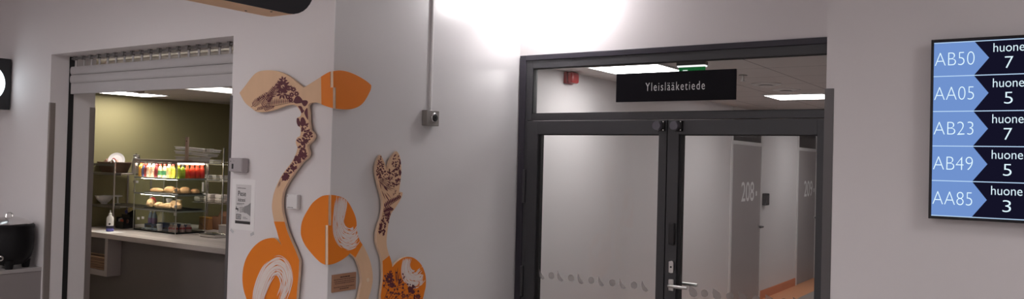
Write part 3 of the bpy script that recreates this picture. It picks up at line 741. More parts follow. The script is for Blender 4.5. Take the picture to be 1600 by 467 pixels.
MB().box(nx0, Y1-.001, nz0, nx1, Y1, nz1).build('paper', PAPER, t)
MB().box(nx0+.035, Y1-.0014, nz0+.036, nx1-.035, Y1-.001, nz1-.032).build('printed_panel', PRINTL, t)
MB().box(nx0+.035, Y1-.0018, nz0+.036, nx1-.035, Y1-.0014, nz0+.053).build('footer_bar', INK, t)
MB().box(nx0+.05, Y1-.0018, nz1-.055, nx0+.125, Y1-.0014, nz1-.052).build('header_line', INK, t)
MB().box(nx0+.046, Y1-.0018, nz1-.146, nx0+.115, Y1-.0014, nz1-.143).box(nx0+.046, Y1-.0018, nz1-.153, nx0+.10, Y1-.0014, nz1-.151).build('small_print', INK, t)
b = rect_frame(MB(), nx0+.044, nz0+.062, nx0+.088, nz0+.092, .004, .004, .004, .004, Y1-.0018, Y1-.0014)
b.box(nx0+.052, Y1-.0018, nz0+.071, nx0+.080, Y1-.0014, nz0+.075).box(nx0+.052, Y1-.0018, nz0+.079, nx0+.080, Y1-.0014, nz0+.083).build('boxed_logo', INK, t)
MB().box(nx0+.105, Y1-.0018, nz0+.068, nx0+.148, Y1-.0014, nz0+.070).box(nx0+.105, Y1-.0018, nz0+.075, nx0+.135, Y1-.0014, nz0+.077).build('small_print', INK, t)
b = MB()
# tap at the left of the picture
b.box(nx0+.036, Y1-.0018, nz0+.118, nx0+.062, Y1-.0014, nz0+.126).box(nx0+.056, Y1-.0018, nz0+.108, nx0+.062, Y1-.0014, nz0+.126).box(nx0+.040, Y1-.0018, nz0+.126, nx0+.046, Y1-.0014, nz0+.136)
b.build('tap_picture', INK, t)
b = MB(); o_ = Vector((nx0, Y1-.0015, nz0))
b.prism([o_+Vector(p) for p in ((.174, 0, .085), (.174, 0, .165), (.150, 0, .150), (.118, 0, .140), (.100, 0, .128), (.098, 0, .112), (.112, 0, .104), (.140, 0, .100))], (0, -.0003, 0))
b.build('hands_picture', PRINTG, t)
b = MB()
for u, v, l in ((.074, .131, .05), (.072, .122, .05), (.074, .113, .048), (.08, .105, .044)):
    b.tube([o_+Vector((u, -.0003, v)), o_+Vector((u+l*.5, -.0003, v+.004)), o_+Vector((u+l, -.0003, v))], .0032, 6)
b.build('fingers_picture', mat('mid_grey_print', srgb(172, 169, 169), .8, noise=.05), t)
lettering('Pese', 'lettering', INK, t, (nx0+.056, Y1-.0019, nz1-.100), (1, 0, 0), (0, 0, 1), w=.072, h=.030, offset=.012)
lettering('kätesi', 'lettering', INK, t, (nx0+.058, Y1-.0019, nz1-.133), (1, 0, 0), (0, 0, 1), w=.066, h=.022, offset=.012)
for p, ro in (((nx0+.008, nz0-.012), .5), ((nx1-.016, nz0-.018), -.4)):
    M = Matrix.Translation((p[0], Y1-.0006, p[1])) @ Matrix.Rotation(ro, 4, 'Y')
    MB().box(-.016, -.0004, -.008, .016, .0004, .008, M).build('tape', frost('clear_tape', (.8, .8, .82), .5), t)
t = thing('thermostat', (-3.565, Y1, 1.465), 'white square room sensor on the wall between the sprout and the orange seed', 'thermostat')
MB().box(-3.619, Y1-.028, 1.466, -3.530, Y1, 1.549).build('case', WPLAS, t, bevel=.006, seg=3)
b = MB()
for u in (-3.605, -3.593, -3.581, -3.569): b.box(u, Y1-.0287, 1.474, u+.008, Y1-.028, 1.4775)
b.build('lettering_bar', INK, t); MB().cyl((-3.610, Y1-.028, 1.538), (-3.610, Y1-.0287, 1.538), .0025, 8).build('indicator', INK, t)

t = thing('call_button', (XA, 3.925, 1.97), 'grey metal key button box at the end of the white conduit on the side wall', 'switch')
MB().box(XA, 3.872, 1.972, XA+.045, 3.988, 2.068).build('box', mat('button_box_grey', srgb(140, 136, 132), .45, noise=.04), t, bevel=.004)
k = MB().lathe((XA+.045, 3.936, 2.022), [(.030, 0), (.030, .004), (.026, .007)], 28, axis=(1, 0, 0)).build('chrome_ring', CHROME, t)
MB().lathe((XA+.045, 3.936, 2.022), [(.023, 0), (.023, .011), (.018, .016)], 28, axis=(1, 0, 0)).build('button', GASKET, k)
MB().lathe((XA+.061, 3.936, 2.022), [(.009, 0), (.008, .002)], 16, axis=(1, 0, 0)).build('key_slot', SATB, k)
tag(MB().box(XA, 3.935, 2.068, XA+.014, 3.955, CEIL).build('cable_conduit', mat('conduit_white', (.88, .87, .87), .35, noise=.01), bevel=.004), 'thin white cable conduit running up the grey side wall', 'conduit')

# ------------------------------------------------------------------ hanging black sign
HX = -2.6
t = thing('hanging_sign', (HX-.07, 1.7, 2.335), 'black faced plywood sign with rounded corners hanging at the top of the picture', 'sign')
def rrect(y0, z0, y1, z1, r, x):
    out = []
    for cy, cz, a0 in ((y1-r, z0+r, -pi/2), (y1-r, z1-r, 0), (y0+r, z1-r, pi/2), (y0+r, z0+r, pi)):
        for i in range(9):
            a = a0+pi/2*i/8; out.append(Vector((x, cy+r*cos(a), cz+r*sin(a))))
    return out
MB().prism(rrect(.95, 2.335, 2.345, 2.735, .13, HX-.004), (-.136, 0, 0)).build('plywood_body', WOOD, t, bevel=.001)
MB().prism(rrect(.95, 2.335, 2.345, 2.735, .13, HX), (-.004, 0, 0)).build('black_face', mat('sign_black_face', srgb(20, 19, 23), .5, noise=.03), t)
for y in (1.25, 2.05):
    MB().cyl((HX-.07, y, 2.735), (HX-.07, y, CEIL), .004, 8).build('hanging_rod', SATIN, t)
for y, x in ((2.09, HX-.11), (2.15, HX-.03)):
    MB().cyl((x, y, 2.3335), (x, y, 2.336), .005, 8).build('screw', GASKET, t)

# ------------------------------------------------------------------ round lit blade sign, kettle and cabinet at the far left
BXX = -6.895
e1, e2 = at(18, 92.5, 0, BXX), at(16.2, 171.5, 0, BXX)
t = thing('lit_sign', (BXX-.05, e1.y-.2, e2.z), 'square black sign box with a round white lit face at the left edge', 'sign')
side = e1.z-e2.z; e1.y = min(e1.y, Y1-.002); yc = e1.y-side/2; zc = (e1.z+e2.z)/2
MB().box(BXX-.09, e1.y-side, e2.z, BXX, e1.y, e1.z).build('sign_box', BLACK, t, bevel=.004)
MB().lathe((BXX, yc, zc), [(side*.395, 0), (side*.395, .004)], 48, axis=(1, 0, 0)).build('lit_face', emit('sign_light', (.86, .95, 1.0), 2.4), t)

CBX, CBZ = -6.34, .885
t = thing('base_cabinet', (-6.9, 2.6, 0), 'grey base cabinet under the soup kettle at the left edge', 'cabinet')
MB().box(-7.3, 1.9, .08, CBX-.004, Y1-.001, CBZ-.028).build('body', CGREY, t, bevel=.002)
MB().box(-7.3, 1.9, CBZ-.028, CBX, Y1-.001, CBZ).build('worktop', mat('worktop_grey', srgb(160, 155, 155), .4, noise=.03), t, bevel=.002)
MB().box(-7.25, 1.95, 0, CBX-.05, Y1-.03, .08).build('plinth', GASKET, t)
k = at(12, 410, 2, CBZ)
kc = Vector((-6.475, 0, CBZ)); dd = at(12, 409, 0, -6.475); kc.y = dd.y
kc.y = min(kc.y, 2.955)
t = thing('soup_kettle', kc, 'black soup kettle with shiny steel lid on the grey cabinet', 'kettle')
MB().lathe(kc, [(.098, .028), (.125, .045), (.150, .085), (.163, .14), (.167, .20), (.165, .25), (.160, .285), (.166, .298), (.168, .315), (.160, .325), (.140, .325)], 40).build('body', SATB, t)
for a in (-.35, 1.2, 2.8, 4.4):
    f = kc+Vector((cos(a)*.115, sin(a)*.115, 0)); MB().cyl(f, f+Vector((0, 0, .06)), .024, 14, .032).build('foot', SATB, t)
ld = MB().lathe(kc, [(.150, .3255), (.150, .331), (.143, .336), (.10, .362), (.05, .374), (.012, .377)], 40).build('lid', CHROME, t)
MB().tube([kc+Vector((cos(2.2)*u, sin(2.2)*u, .376+h)) for u, h in ((-.045, -.004), (-.04, .018), (-.015, .03), (.015, .03), (.04, .018), (.045, -.004))], .006, 8).build('lid_handle', CHROME, ld)
kd = Vector((-kc.x, -kc.y, 0)).normalized(); kn = Vector((-kd.y, kd.x, 0))
q = kc+kd*.158+Vector((0, 0, .088))-kn*.045
b = MB(); b.lathe(q, [(.020, 0), (.020, .012), (.014, .016)], 22, axis=kd).build('control_ring', CHROME, t)
MB().lathe(q+kd*.005, [(.011, 0), (.011, .016)], 18, axis=kd).build('control_knob', BLACK, t)

# ================================================================== KIOSK
CZ, CY = .92, 4.64
t = thing('counter', (-7, CY, 0), 'grey laminate kiosk counter behind the opening', 'counter')
MB().box(XO+.004, CY, CZ-.05, XA-.26, 6.0, CZ).build('worktop', CTOP, t, bevel=.002)
MB().box(XO+.004, 4.81, 0, XA-.26, 4.85, CZ-.05).build('front_panel', CPANEL, t)
MB().box(-8.185, 4.66, .478, -8.133, 4.81, CZ-.05).box(-8.95, 4.66, .478, -8.185, 4.81, .535).build('shelf_box', mat('shelf_box_grey', srgb(176, 166, 165), .5, noise=.02), t, bevel=.002)
tb = thing('wicker_tray', (-8.5, 4.74, .536), 'brown wooden trays stacked in the shelf box below the counter', 'tray')
for i in range(5):
    z = .537+i*.024
    MB().box(-8.9, 4.668, z, -8.2, 4.805, z+.021).build('tray', mat('tray_brown', srgb(142, 112, 92), .6, noise=.15, nscale=20, stretch=(.2, 1, 4)), tb, bevel=.006)
MB().box(-8.9, 4.664, .658, -8.2, 4.676, .672).box(-8.9, 4.797, .658, -8.2, 4.805, .672).build('rim', mat('tray_rim_pale', srgb(190, 158, 130), .6, noise=.05), tb, bevel=.003)

# sanitiser bottle
q = at(171.5, 361.5, 2, CZ); h = 1279/((q-EYE).dot(FWD)); S = 1/h
t = thing('sanitiser_bottle', q, 'white pump bottle with blue label standing on the left of the counter', 'bottle')
MB().lathe(q, [(5*S, 0), (5.3*S, .004), (5.3*S, 20*S), (4.6*S, 22.5*S), (2.4*S, 25*S), (2.2*S, 26*S)], 24).build('body', WPLAS, t)
MB().lathe(q+Vector((0, 0, 26*S)), [(2.2*S, 0), (2.2*S, 2.2*S), (1.0*S, 3*S), (.8*S, 7*S)], 16).build('cap', WPLAS, t)
MB().lathe(q, [(5.32*S, .4*S), (5.42*S, .45*S), (5.42*S, 5*S), (5.34*S, 5.02*S)], 24).build('label', mat('sanitiser_lilac', srgb(112, 112, 190), .5, noise=.05), t)
MB().lathe(q, [(5.34*S, 5.03*S), (5.42*S, 5.05*S), (5.42*S, 9*S), (5.34*S, 9.02*S)], 24).build('label_band', mat('sanitiser_navy', srgb(38, 36, 62), .5, noise=.05), t)
MB().cyl(q+Vector((.8, -.6, 0)).normalized()*5.0*S+Vector((0, 0, 12*S)), q+Vector((.8, -.6, 0)).normalized()*5.5*S+Vector((0, 0, 12*S)), 1.6*S, 14).build('hand_mark', INK, t)
q2 = at(160, 361.5, 2, CZ)
tag(MB().box(q2.x-.12, q2.y-.09, CZ, q2.x+.25, q2.y+.11, CZ+.002).build('counter_mat', PAPER, bevel=.0005), 'pale paper sheet lying under the sanitiser bottle', 'mat')

# ---- display case
FYC, BYC = 5.10, 5.45; CX0, CX1 = -8.415, -7.642
t = thing('display_case', ((CX0+CX1)/2, FYC, CZ), 'glass food display case with lit shelves on the kiosk counter', 'display case')
MB().box(CX0, FYC, CZ, CX1, BYC, CZ+.014).build('base_plate', SATB, t)
MB().box(CX0-.01, FYC-.006, 1.660, CX1+.01, BYC+.02, 1.690).box(CX0-.01, FYC-.008, 1.645, CX1+.01, FYC-.004, 1.66).build('top_board', mat('case_top_taupe', srgb(140, 126, 118), .5, noise=.04), t, bevel=.002)
MB().box(CX0+.03, FYC+.012, 1.648, CX1-.01, FYC+.034, 1.660).build('light_strip', emit('case_led', (1, .86, .72), 45), t)
for z in (1.500, 1.329, 1.159):
    sh = MB().box(CX0+.004, FYC+.004, z-.012, CX1-.004, BYC, z-.002).build('glass_shelf', CASEG, t)
    MB().box(CX0, FYC-.004, z-.016, CX1, FYC+.004, z).box(CX1-.004, FYC+.004, z-.016, CX1+.004, BYC, z).build('shelf_edge', mat('shelf_edge_grey', srgb(136, 138, 134), .35, noise=.05), sh, bevel=.001)
for z in (1.500, 1.329):
    MB().box(CX0+.12, FYC+.006, z-.018, CX1-.01, FYC+.016, z-.013).build('light_strip', MATS['case_led'], t)
MB().box(CX1-.022, FYC+.04, 1.650, CX1-.012, BYC-.02, 1.660).build('light_strip', MATS['case_led'], t)  # extra strip added to brighten the red bottles along the side
for x, y in ((CX0+.006, FYC), (CX1, FYC), (CX1, BYC), (CX0+.006, BYC)):
    MB().cyl((x, y, CZ), (x, y, 1.66), .0045, 10).build('post', SATIN, t)
MB().box(CX0+.01, FYC-.003, CZ+.014, CX1-.008, FYC, 1.650).build('front_glass', CASEG, t)
MB().box(CX1+.005, FYC+.01, CZ+.014, CX1+.008, BYC-.01, 1.650).build('side_glass', CASEG, t)
for z in (1.29, 1.365, 1.115, 1.195):
    MB().box(CX1-.018, FYC-.012, z, CX1+.012, FYC+.004, z+.03).build('clip', SATIN, t, bevel=.002)
for z in (1.345, 1.16, 1.45):
    MB().box(CX0-.006, FYC-.01, z-.02, CX0+.024, FYC, z+.006).build('clip', SATIN, t, bevel=.002)
for px, py in ((214, 284), (216, 341), (223, 340)):
    q = at(px, py, 1, FYC-.006); MB().box(q.x-.022, FYC-.006, q.z-.013, q.x+.022, FYC-.003, q.z+.013).build('price_tag', PAPER, t)
MB().box(CX1-.002, BYC-.05, 1.36, CX1+.016, BYC-.035, 1.46).build('door_grip', WPLAS, t)
MB().box(CX0+.05, BYC-.02, CZ+.015, CX1-.02, BYC-.01, 1.655).build('back_panel', glass('tinted_back', (.8, .81, .78), .8), t)

# drinks on the top shelf
def drink(x, y, z, r, h, col, cap, label, group, kind='bottle', lab=None):
    t = thing('juice_carton' if kind == 'carton' else 'drink_bottle', (x, y, z), label, 'carton' if kind == 'carton' else 'bottle', group)
    m = mat('drink_%d_%d_%d' % col, srgb(*col), .3, noise=.06, nscale=30)
    if kind == 'carton':
        b = MB().box(x-r, y-r, z, x+r, y+r, z+h*.78)
        b.prism([Vector((x-r, y-r, z+h*.78)), Vector((x-r, y+r, z+h*.78)), Vector((x-r, y, z+h*.94))], (2*r, 0, 0))
        b.build('body', m, t, bevel=.002)
        MB().box(x-r, y-.003, z+h*.93, x+r, y+.003, z+h).build('gable_fin', mat('cap_%d_%d_%d' % cap, srgb(*cap), .4, noise=.03), t)
    else:
        MB().lathe((x, y, z), [(r*.9, 0), (r, .006), (r, h*.62), (r*.9, h*.7), (r*.48, h*.85), (r*.46, h*.88)], 18).build('body', m, t)
        MB().lathe((x, y, z), [(r*.52, h*.87), (r*.55, h*.88), (r*.55, h*.98), (r*.5, h)], 16).build('cap', mat('cap_%d_%d_%d' % cap, srgb(*cap), .4, noise=.03), t)
    if lab:
        lm = mat('lab_%d_%d_%d' % lab, srgb(*lab), .5, noise=.08, nscale=60)
        if kind == 'carton': MB().box(x-r*1.01, y-r-.001, z+h*.12, x+r*1.01, y-r, z+h*.5).build('label', lm, t)
        else: MB().lathe((x, y, z), [(r*1.005, h*.18), (r*1.03, h*.185), (r*1.03, h*.5), (r*1.005, h*.505)], 18).build('label', lm, t)
    return t
G1 = 'drinks on the lit top shelf of the display case'
row = [(220.5, 'carton', (222,160,70), (225,120,60), None, 'amber carton at the left end of the lit shelf'),
 (224.8, 'bottle', (52,58,92), (210,60,50), None, 'dark blue bottle beside the amber carton on the lit shelf'),
 (228.6, 'bottle', (120,40,40), (200,60,40), None, 'dark red bottle left of the two pale cartons'),
 (233.3, 'carton', (236,190,160), (240,225,210), (244,214,196), 'pale pink carton beside the dark red bottle, left of two alike'),
 (239.5, 'carton', (238,198,172), (240,225,210), (246,220,200), 'pale pink carton, right of two alike on the lit shelf'),
 (244.6, 'bottle', (124,32,44), (150,40,50), None, 'deep red bottle between pale carton and green labelled bottles'),
 (250.3, 'bottle', (236,220,170), (220,60,50), (96,160,110), 'cream bottle with green label, left of two alike'),
 (257.3, 'bottle', (236,224,180), (214,60,50), (84,156,116), 'cream bottle with green label, right of two alike'),
 (264.2, 'carton', (238,214,130), (238,230,210), (240,220,170), 'yellow carton in the middle of the lit shelf'),
 (270.2, 'bottle', (176,178,62), (222,60,46), (220,206,80), 'lime bottle with yellow label beside the yellow carton'),
 (276.2, 'bottle', (150,170,50), (232,120,60), (190,200,80), 'lime green bottle just right of the glass joint'),
 (281.2, 'bottle', (140,160,40), (60,60,60), (170,186,60), 'darker lime bottle with dark cap left of the red bottles'),
 (287.6, 'bottle', (232,96,44), (236,80,44), (216,60,48), 'orange red bottle at the front right corner of the lit shelf')]
for i, (px, kd_, col, cap, lab, txt) in enumerate(row):
    q = at(px, 275, 1, FYC+.045)
    x = min(q.x, CX1-.03) if i < 12 else q.x
    y = FYC+.045
    if i >= 10:  # these stand along the glass side
        x = CX1-.036; y = FYC+.04+(i-10)*.05
    drink(x, y, 1.501, .0235 if kd_ == 'bottle' else .021, .142, col, cap, txt, G1, kd_, lab)
for i, txt in enumerate(('red bottle second along the glass side of the lit shelf', 'red bottle third along the glass side of the lit shelf', 'red bottle fourth along the glass side of the lit shelf')):
    drink(CX1-.036, FYC+.20+i*.06, 1.501, .029, .142, (226-6*i, 78-6*i, 42), (226, 70, 44), txt, G1, 'bottle', (210, 50, 46))
# pastries on trays
def tray(z, label):
    t = tag(MB().box(CX0+.16, FYC+.02, z, CX1-.01, BYC-.03, z+.004).box(CX0+.16, FYC+.02, z+.004, CX1-.01, FYC+.026, z+.014).box(CX0+.16, BYC-.036, z+.004, CX1-.01, BYC-.03, z+.014).box(CX0+.16, FYC+.026, z+.004, CX0+.166, BYC-.036, z+.014).box(CX1-.016, FYC+.026, z+.004, CX1-.01, BYC-.036, z+.014).build('serving_tray', BLACK, bevel=.002), label, 'tray', 'black trays in the display case')
tray(1.3295, 'black serving tray under the baguettes on the middle shelf'); tray(1.1595, 'black serving tray under the wrapped sandwiches on the lower shelf')
def bun(name, x, y, z, l, w, h, ang, label, cat, group, m=BREAD):
    b = MB(); M = Matrix.Rotation(ang, 3, 'Z').to_4x4()
    n = 11; rings = []
    for i in range(n+1):
        u = i/n*2-1; k = math.sqrt(max(0, 1-abs(u)**2.6)); k = max(k, .08)*(1+.05*sin(i*2.3))
        c = Vector((u*l, 0, 0)); ring = []
        for j in range(14):
            a = 2*pi*j/14; yy, zz = w*k*cos(a), h*k*sin(a)
            if zz < -h*.45: zz = -h*.45
            ring.append(b.bm.verts.new((M @ Vector((c.x, yy, zz))) + Vector((x, y, z+h*.45))))
        rings.append(ring)
    b.loft(rings)
    o = b.build(name, m); tag(o, label, cat, group); return o
z = 1.336; GP = 'baked goods on the middle shelf of the display case'
bun('baguette', -8.09, 5.165, z, .13, .036, .034, -.06, 'long filled baguette at the left of the middle shelf', 'bread', GP)
bun('baguette', -8.0, 5.28, z, .13, .036, .036, .05, 'long baguette behind the front one on the middle shelf', 'bread', GP)
bun('croissant', -7.88, 5.18, z, .065, .04, .052, .5, 'tall golden croissant in the middle of the middle shelf', 'pastry', GP)
bun('croissant', -7.75, 5.17, z, .062, .038, .042, -.5, 'golden croissant beside the glass corner of the middle shelf', 'pastry', GP)
bun('bread_roll', -7.75, 5.27, z, .06, .04, .05, .9, 'dark bread roll behind the glass corner of the middle shelf', 'bread', GP)
bun('bread_roll', -7.72, 5.37, z, .055, .04, .034, .2, 'low bread roll at the back end of the middle shelf', 'bread', GP)
def wrap(x, y, z, l, w, h, ang, label, seed):
    rr = random.Random(seed); b = MB(); M = Matrix.Rotation(ang, 3, 'Z'); n = 8; rings = []
    for i in range(n+1):
        u = i/n; k = .45+.75*u if u < .7 else .98-.3*(u-.7)
        ring = []
        for j in range(10):
            a = 2*pi*j/10; q = 1+rr.uniform(-.16, .16)
            yy, zz = w*k*cos(a)*q, max(h*k*sin(a)*q, -h*.5)
            ring.append(b.bm.verts.new(M @ Vector(((u*2-1)*l, yy, zz)) + Vector((x, y, z+h*.5))))
        rings.append(ring)
    b.loft(rings)
    o = b.build('sandwich_wrap', mat('wrap_paper_tan', srgb(214, 178, 136), .75, noise=.22, nscale=18, bump=1.0, bscale=25))
    o.modifiers.new('round', 'SUBSURF').render_levels = 1
    return tag(o, label, 'sandwich', 'paper wrapped sandwiches on the lower shelf')
z = 1.1745
wrap(-8.215, 5.175, z, .085, .05, .062, 2.6, 'paper wrapped sandwich at the left end of the lower shelf', 1)
wrap(-8.065, 5.17, z, .09, .045, .045, -.25, 'flat paper wrapped sandwich second from the left on the lower shelf', 2)
wrap(-7.92, 5.16, z, .085, .042, .042, .3, 'paper wrapped sandwich in the middle of the lower shelf', 3)
wrap(-7.88, 5.265, z, .12, .05, .06, 2.9, 'tall paper wrapped sandwich behind the middle of the lower shelf', 4)
wrap(-7.755, 5.17, z, .08, .042, .036, -.2, 'low paper wrapped sandwich beside the glass corner of the lower shelf', 5)
t = thing('snack_bag', (-8.33, 5.27, z), 'red and white snack bag at the left of the lower shelf', 'bag')
MB().blob((-8.33, 5.27, z+.05), .05, .03, .05).build('pouch', mat('snack_red', srgb(196, 62, 62), .4, noise=.3, nscale=30), t)
MB().box(-8.385, 5.266, z+.07, -8.345, 5.274, z+.11).build('crimp', WPLAS, t)
for x, col, nm in ((-8.16, (220,214,206), 'white paper cup behind the wrapped sandwiches, left'), (-7.98, (210,180,120), 'tan paper cup behind the wrapped sandwiches, right')):
    t = thing('paper_cup', (x, 5.36, z), nm, 'cup', 'cups at the back of the lower shelf')
    MB().lathe((x, 5.36, z), [(.024, 0), (.032, .085), (.030, .085), (.023, .01)], 18).build('cup_wall', mat('cup_%d' % col[0], srgb(*col), .6, noise=.05), t)
    MB().lathe((x, 5.36, z+.084), [(.033, 0), (.034, .003), (.033, .006)], 18).build('rim', WPLAS, t)
# bottom level
z = CZ+.0145; GB = 'goods on the floor of the display case'
for px, nm in ((235.5, 'lilac labelled water bottle, left of the pair at the bottom of the case'), (241.5, 'lilac labelled water bottle, right of the pair at the bottom of the case')):
    q = at(px, 345, 1, 5.27); x = q.x
    t = thing('water_bottle', (x, 5.27, z), nm, 'bottle', GB)
    MB().lathe((x, 5.27, z), [(.026, 0), (.028, .006), (.028, .12), (.02, .15), (.011, .17), (.011, .175)], 18).build('body', mat('water_blue', srgb(172, 188, 214), .2, noise=.05), t)
    MB().lathe((x, 5.27, z), [(.0283, .05), (.029, .052), (.029, .11), (.0283, .112)], 18).build('label', mat('lilac_label', srgb(150, 120, 170), .5, noise=.1, nscale=50), t)
    MB().lathe((x, 5.27, z+.174), [(.0125, 0), (.0125, .016)], 14).build('cap', WPLAS, t)
t = thing('blue_crate', (-8.15, 5.2, z), 'low blue crate at the bottom of the display case', 'crate')
b = MB().box(-8.33, 5.18, z, -7.86, 5.42, z+.006).box(-8.33, 5.18, z+.006, -7.86, 5.188, z+.055).box(-8.33, 5.412, z+.006, -7.86, 5.42, z+.055).box(-8.33, 5.188, z+.006, -8.322, 5.412, z+.055).box(-7.868, 5.188, z+.006, -7.86, 5.412, z+.055)
b.build('tub', mat('crate_blue', srgb(52, 74, 120), .5, noise=.05), t, bevel=.002)
for x in (-8.25, -8.1, -7.95): MB().box(x-.05, 5.177, z+.015, x+.05, 5.18, z+.04).build('slot', GASKET, t)
for i, (px, w_, nm) in enumerate(((229, .055, 'white flat pack in front of the blue crate, left'), (242, .05, 'pale blue flat pack in front of the blue crate, right'))):
    q = at(px, 357, 1, 5.14)
    t = thing('flat_pack', (q.x, 5.14, z), nm, 'pack', 'flat packs at the bottom of the case')
    MB().box(q.x-w_, 5.115, z, q.x+w_, 5.165, z+.018).build('carton', mat('pack_%d' % i, srgb(*((196, 204, 210), (150, 176, 196))[i]), .5, noise=.08, nscale=30), t, bevel=.002)
    MB().box(q.x-w_*.7, 5.1142, z+.004, q.x+w_*.2, 5.115, z+.013).build('label', mat('label_blue', srgb(70, 66, 120), .5), t)
q = at(249.5, 356, 1, 5.14)
t = thing('lidded_cup', (q.x, 5.14, z), 'white lidded cup right of the flat packs at the bottom of the case', 'cup')
MB().lathe((q.x, 5.14, z), [(.022, 0), (.03, .055), (.03, .06)], 18).build('cup', WPLAS, t)
MB().lathe((q.x, 5.14, z+.06), [(.033, 0), (.033, .006), (.024, .014)], 18).build('lid', WPLAS, t)
for i, (px, nm) in enumerate(((262.5, 'small clear bottle with red label, first of four by the case corner'), (268.5, 'small clear bottle with red label, second of four by the case corner'), (276, 'small clear bottle with red label, third of four by the case corner'), (283, 'small clear bottle with red label, last of four by the case corner'))):
    x = -7.745+.03*(i % 2)*0; x = (-7.79, -7.72, -7.70, -7.69)[i]; y = (5.15, 5.15, 5.22, 5.29)[i]
    t = thing('yogurt_drink', (x, y, z), nm, 'bottle', 'small bottles at the bottom of the case')
    MB().lathe((x, y, z), [(.025, 0), (.028, .006), (.028, .05), (.018, .066), (.014, .075)], 18).build('body', mat('yogurt_pink', srgb(190, 150, 146), .3, noise=.1), t)
    MB().lathe((x, y, z), [(.0283, .03), (.0288, .031), (.0288, .048), (.0283, .049)], 18).build('label', mat('yogurt_red', srgb(160, 44, 52), .5, noise=.1), t)
    MB().lathe((x, y, z+.075), [(.016, 0), (.016, .012)], 14).build('cap', WPLAS, t)

# thermos left of the case
q = at(210, 269, 1, 5.14)
t = thing('thermos_jug', (-8.49, 5.16, 1.50), 'tall steel thermos jug left of the lit shelf', 'jug')
RZ = at(178, 270.5, 1, 4.95).z
RZ2 = at(178, 322, 1, 4.95).z
t.location = (-8.492, 5.16, RZ+.001); ORG[t.name] = Vector(t.location); jx, jy, jz = t.location
MB().lathe((jx, jy, jz), [(.040, 0), (.043, .005), (.043, .15), (.036, .175), (.03, .18)], 24).build('body', SATIN, t)
MB().lathe((jx, jy, jz+.18), [(.032, 0), (.034, .006), (.034, .024), (.02, .028)], 20).build('lid', SATIN, t)
MB().cyl((jx, jy, jz+.208), (jx, jy, jz+.216), .010, 12).build('press_knob', BLACK, t)

# wire shelf unit on the left of the counter
RX0 = at(143, 270, 1, 5.14).x-.25; RX1 = CX0-.012
t = thing('shelf_rack', ((RX0+RX1)/2, 5.2, CZ), 'dark metal shelf rack on the left of the counter holding the basket and bowl', 'shelf rack')
RX0 = max(RX0, XO+.02)
RF = 4.94
for z in (RZ, RZ2):
    MB().box(RX0, RF+.018, z-.012, RX1, 5.36, z).box(RX0, RF+.010, z-.024, RX1, RF+.018, z+.004).build('shelf', mat('rack_shelf_dark', srgb(92, 86, 80), .5, noise=.05), t, bevel=.002)
pxx = at(178.5, 290, 1, RF).x
for x in (RX0+.01, pxx):
    top = RZ+.12 if x == pxx else RZ+.02
    MB().cyl((x, RF, CZ), (x, RF, top), .010, 12).build('post', STEEL, t)
    MB().cyl((x, 5.37, CZ), (x, 5.37, top-.05), .010, 12).build('post', STEEL, t)
hz = RZ+.12
MB().tube([(pxx, RF, hz-.03), (pxx-.004, RF, hz), (pxx-.03, RF, hz+.022), (pxx-.06, RF, hz+.018), (pxx-.075, RF, hz-.005)], .008, 8).build('hook_end', CHROME, t)
MB().box(RX0, RF-.004, RZ+.075, pxx-.02, RF+.004, RZ+.10).build('side_rail', STEELD, t)
# basket with plates and cloths on top
bc = at(176, 269, 1, 5.10); bx, by, bz = bc.x, 5.12, RZ+.001
t = thing('wicker_basket', (bx, by, bz), 'dark brown wicker basket on the upper shelf of the rack', 'basket')
b = MB()
def rr_ring(hw, hd, z, n=28):
    return [b.bm.verts.new((bx+hw*math.copysign(abs(cos(2*pi*i/n))**.5, cos(2*pi*i/n)), by+hd*math.copysign(abs(sin(2*pi*i/n))**.5, sin(2*pi*i/n)), z)) for i in range(n)]
b.loft([rr_ring(.14, .10, bz), rr_ring(.16, .115, bz+.05), rr_ring(.185, .13, bz+.108), rr_ring(.19, .135, bz+.112), rr_ring(.178, .123, bz+.108), rr_ring(.14, .10, bz+.02)])
b.build('woven_body', WICKER, t)
MB().tube([(bx+.185*math.copysign(abs(cos(a))**.5, cos(a)), by+.13*math.copysign(abs(sin(a))**.5, sin(a)), bz+.112) for a in [2*pi*i/28 for i in range(29)]], .007, 6).build('rim', WICKER, t)
px_ = at(181, 250, 1, by)
t = thing('paper_plate', (px_.x, by, bz+.11), 'round white plate standing up in the wicker basket', 'plate')
MB().lathe((px_.x, by+.01, bz+.135), [(.062, 0), (.085, .012), (.087, .014), (.06, .004)], 32, axis=(.75, -.6, .3)).build('dish', WPLAS, t)
MB().lathe((px_.x, by+.008, bz+.136), [(.055, 0), (.06, .004)], 32, axis=(.75, -.6, .3)).build('base_ring', PAPER, t)
for dx, dz, r, col, nm in ((-.085, .115, .04, (196, 150, 136), 'pinkish packet at the left in the wicker basket'), (.085, .125, .042, (150, 40, 36), 'red packet at the right of the plate in the wicker basket'), (.135, .115, .03, (190, 150, 130), 'pale packet at the right end of the wicker basket'), (-.0, .105, .045, (214, 196, 188), 'white packet below the plate in the wicker basket')):
    t = thing('snack_packet', (bx+dx, by-.05, bz+dz-.02), nm, 'packet', 'packets in the wicker basket')
    M = Matrix.Translation((bx+dx, by-.05, bz+dz)) @ Matrix.Rotation(dx*6, 4, 'Y')
    MB().box(-r, -.014, -r*.6, r, .014, r*.6, M).build('pouch', mat('packet_%d_%d' % (col[0], col[1]), srgb(*col), .45, noise=.2, nscale=40), t, bevel=.012, seg=3)
    MB().box(r-.004, -.002, -r*.55, r+.012, .002, r*.55, M).build('crimp', MATS['packet_%d_%d' % (col[0], col[1])], t)
q = at(162.5, 321, 1, 5.06)
t = thing('white_bowl', (q.x, 5.06, RZ2+.001), 'white footed bowl on the lower shelf of the rack', 'bowl')
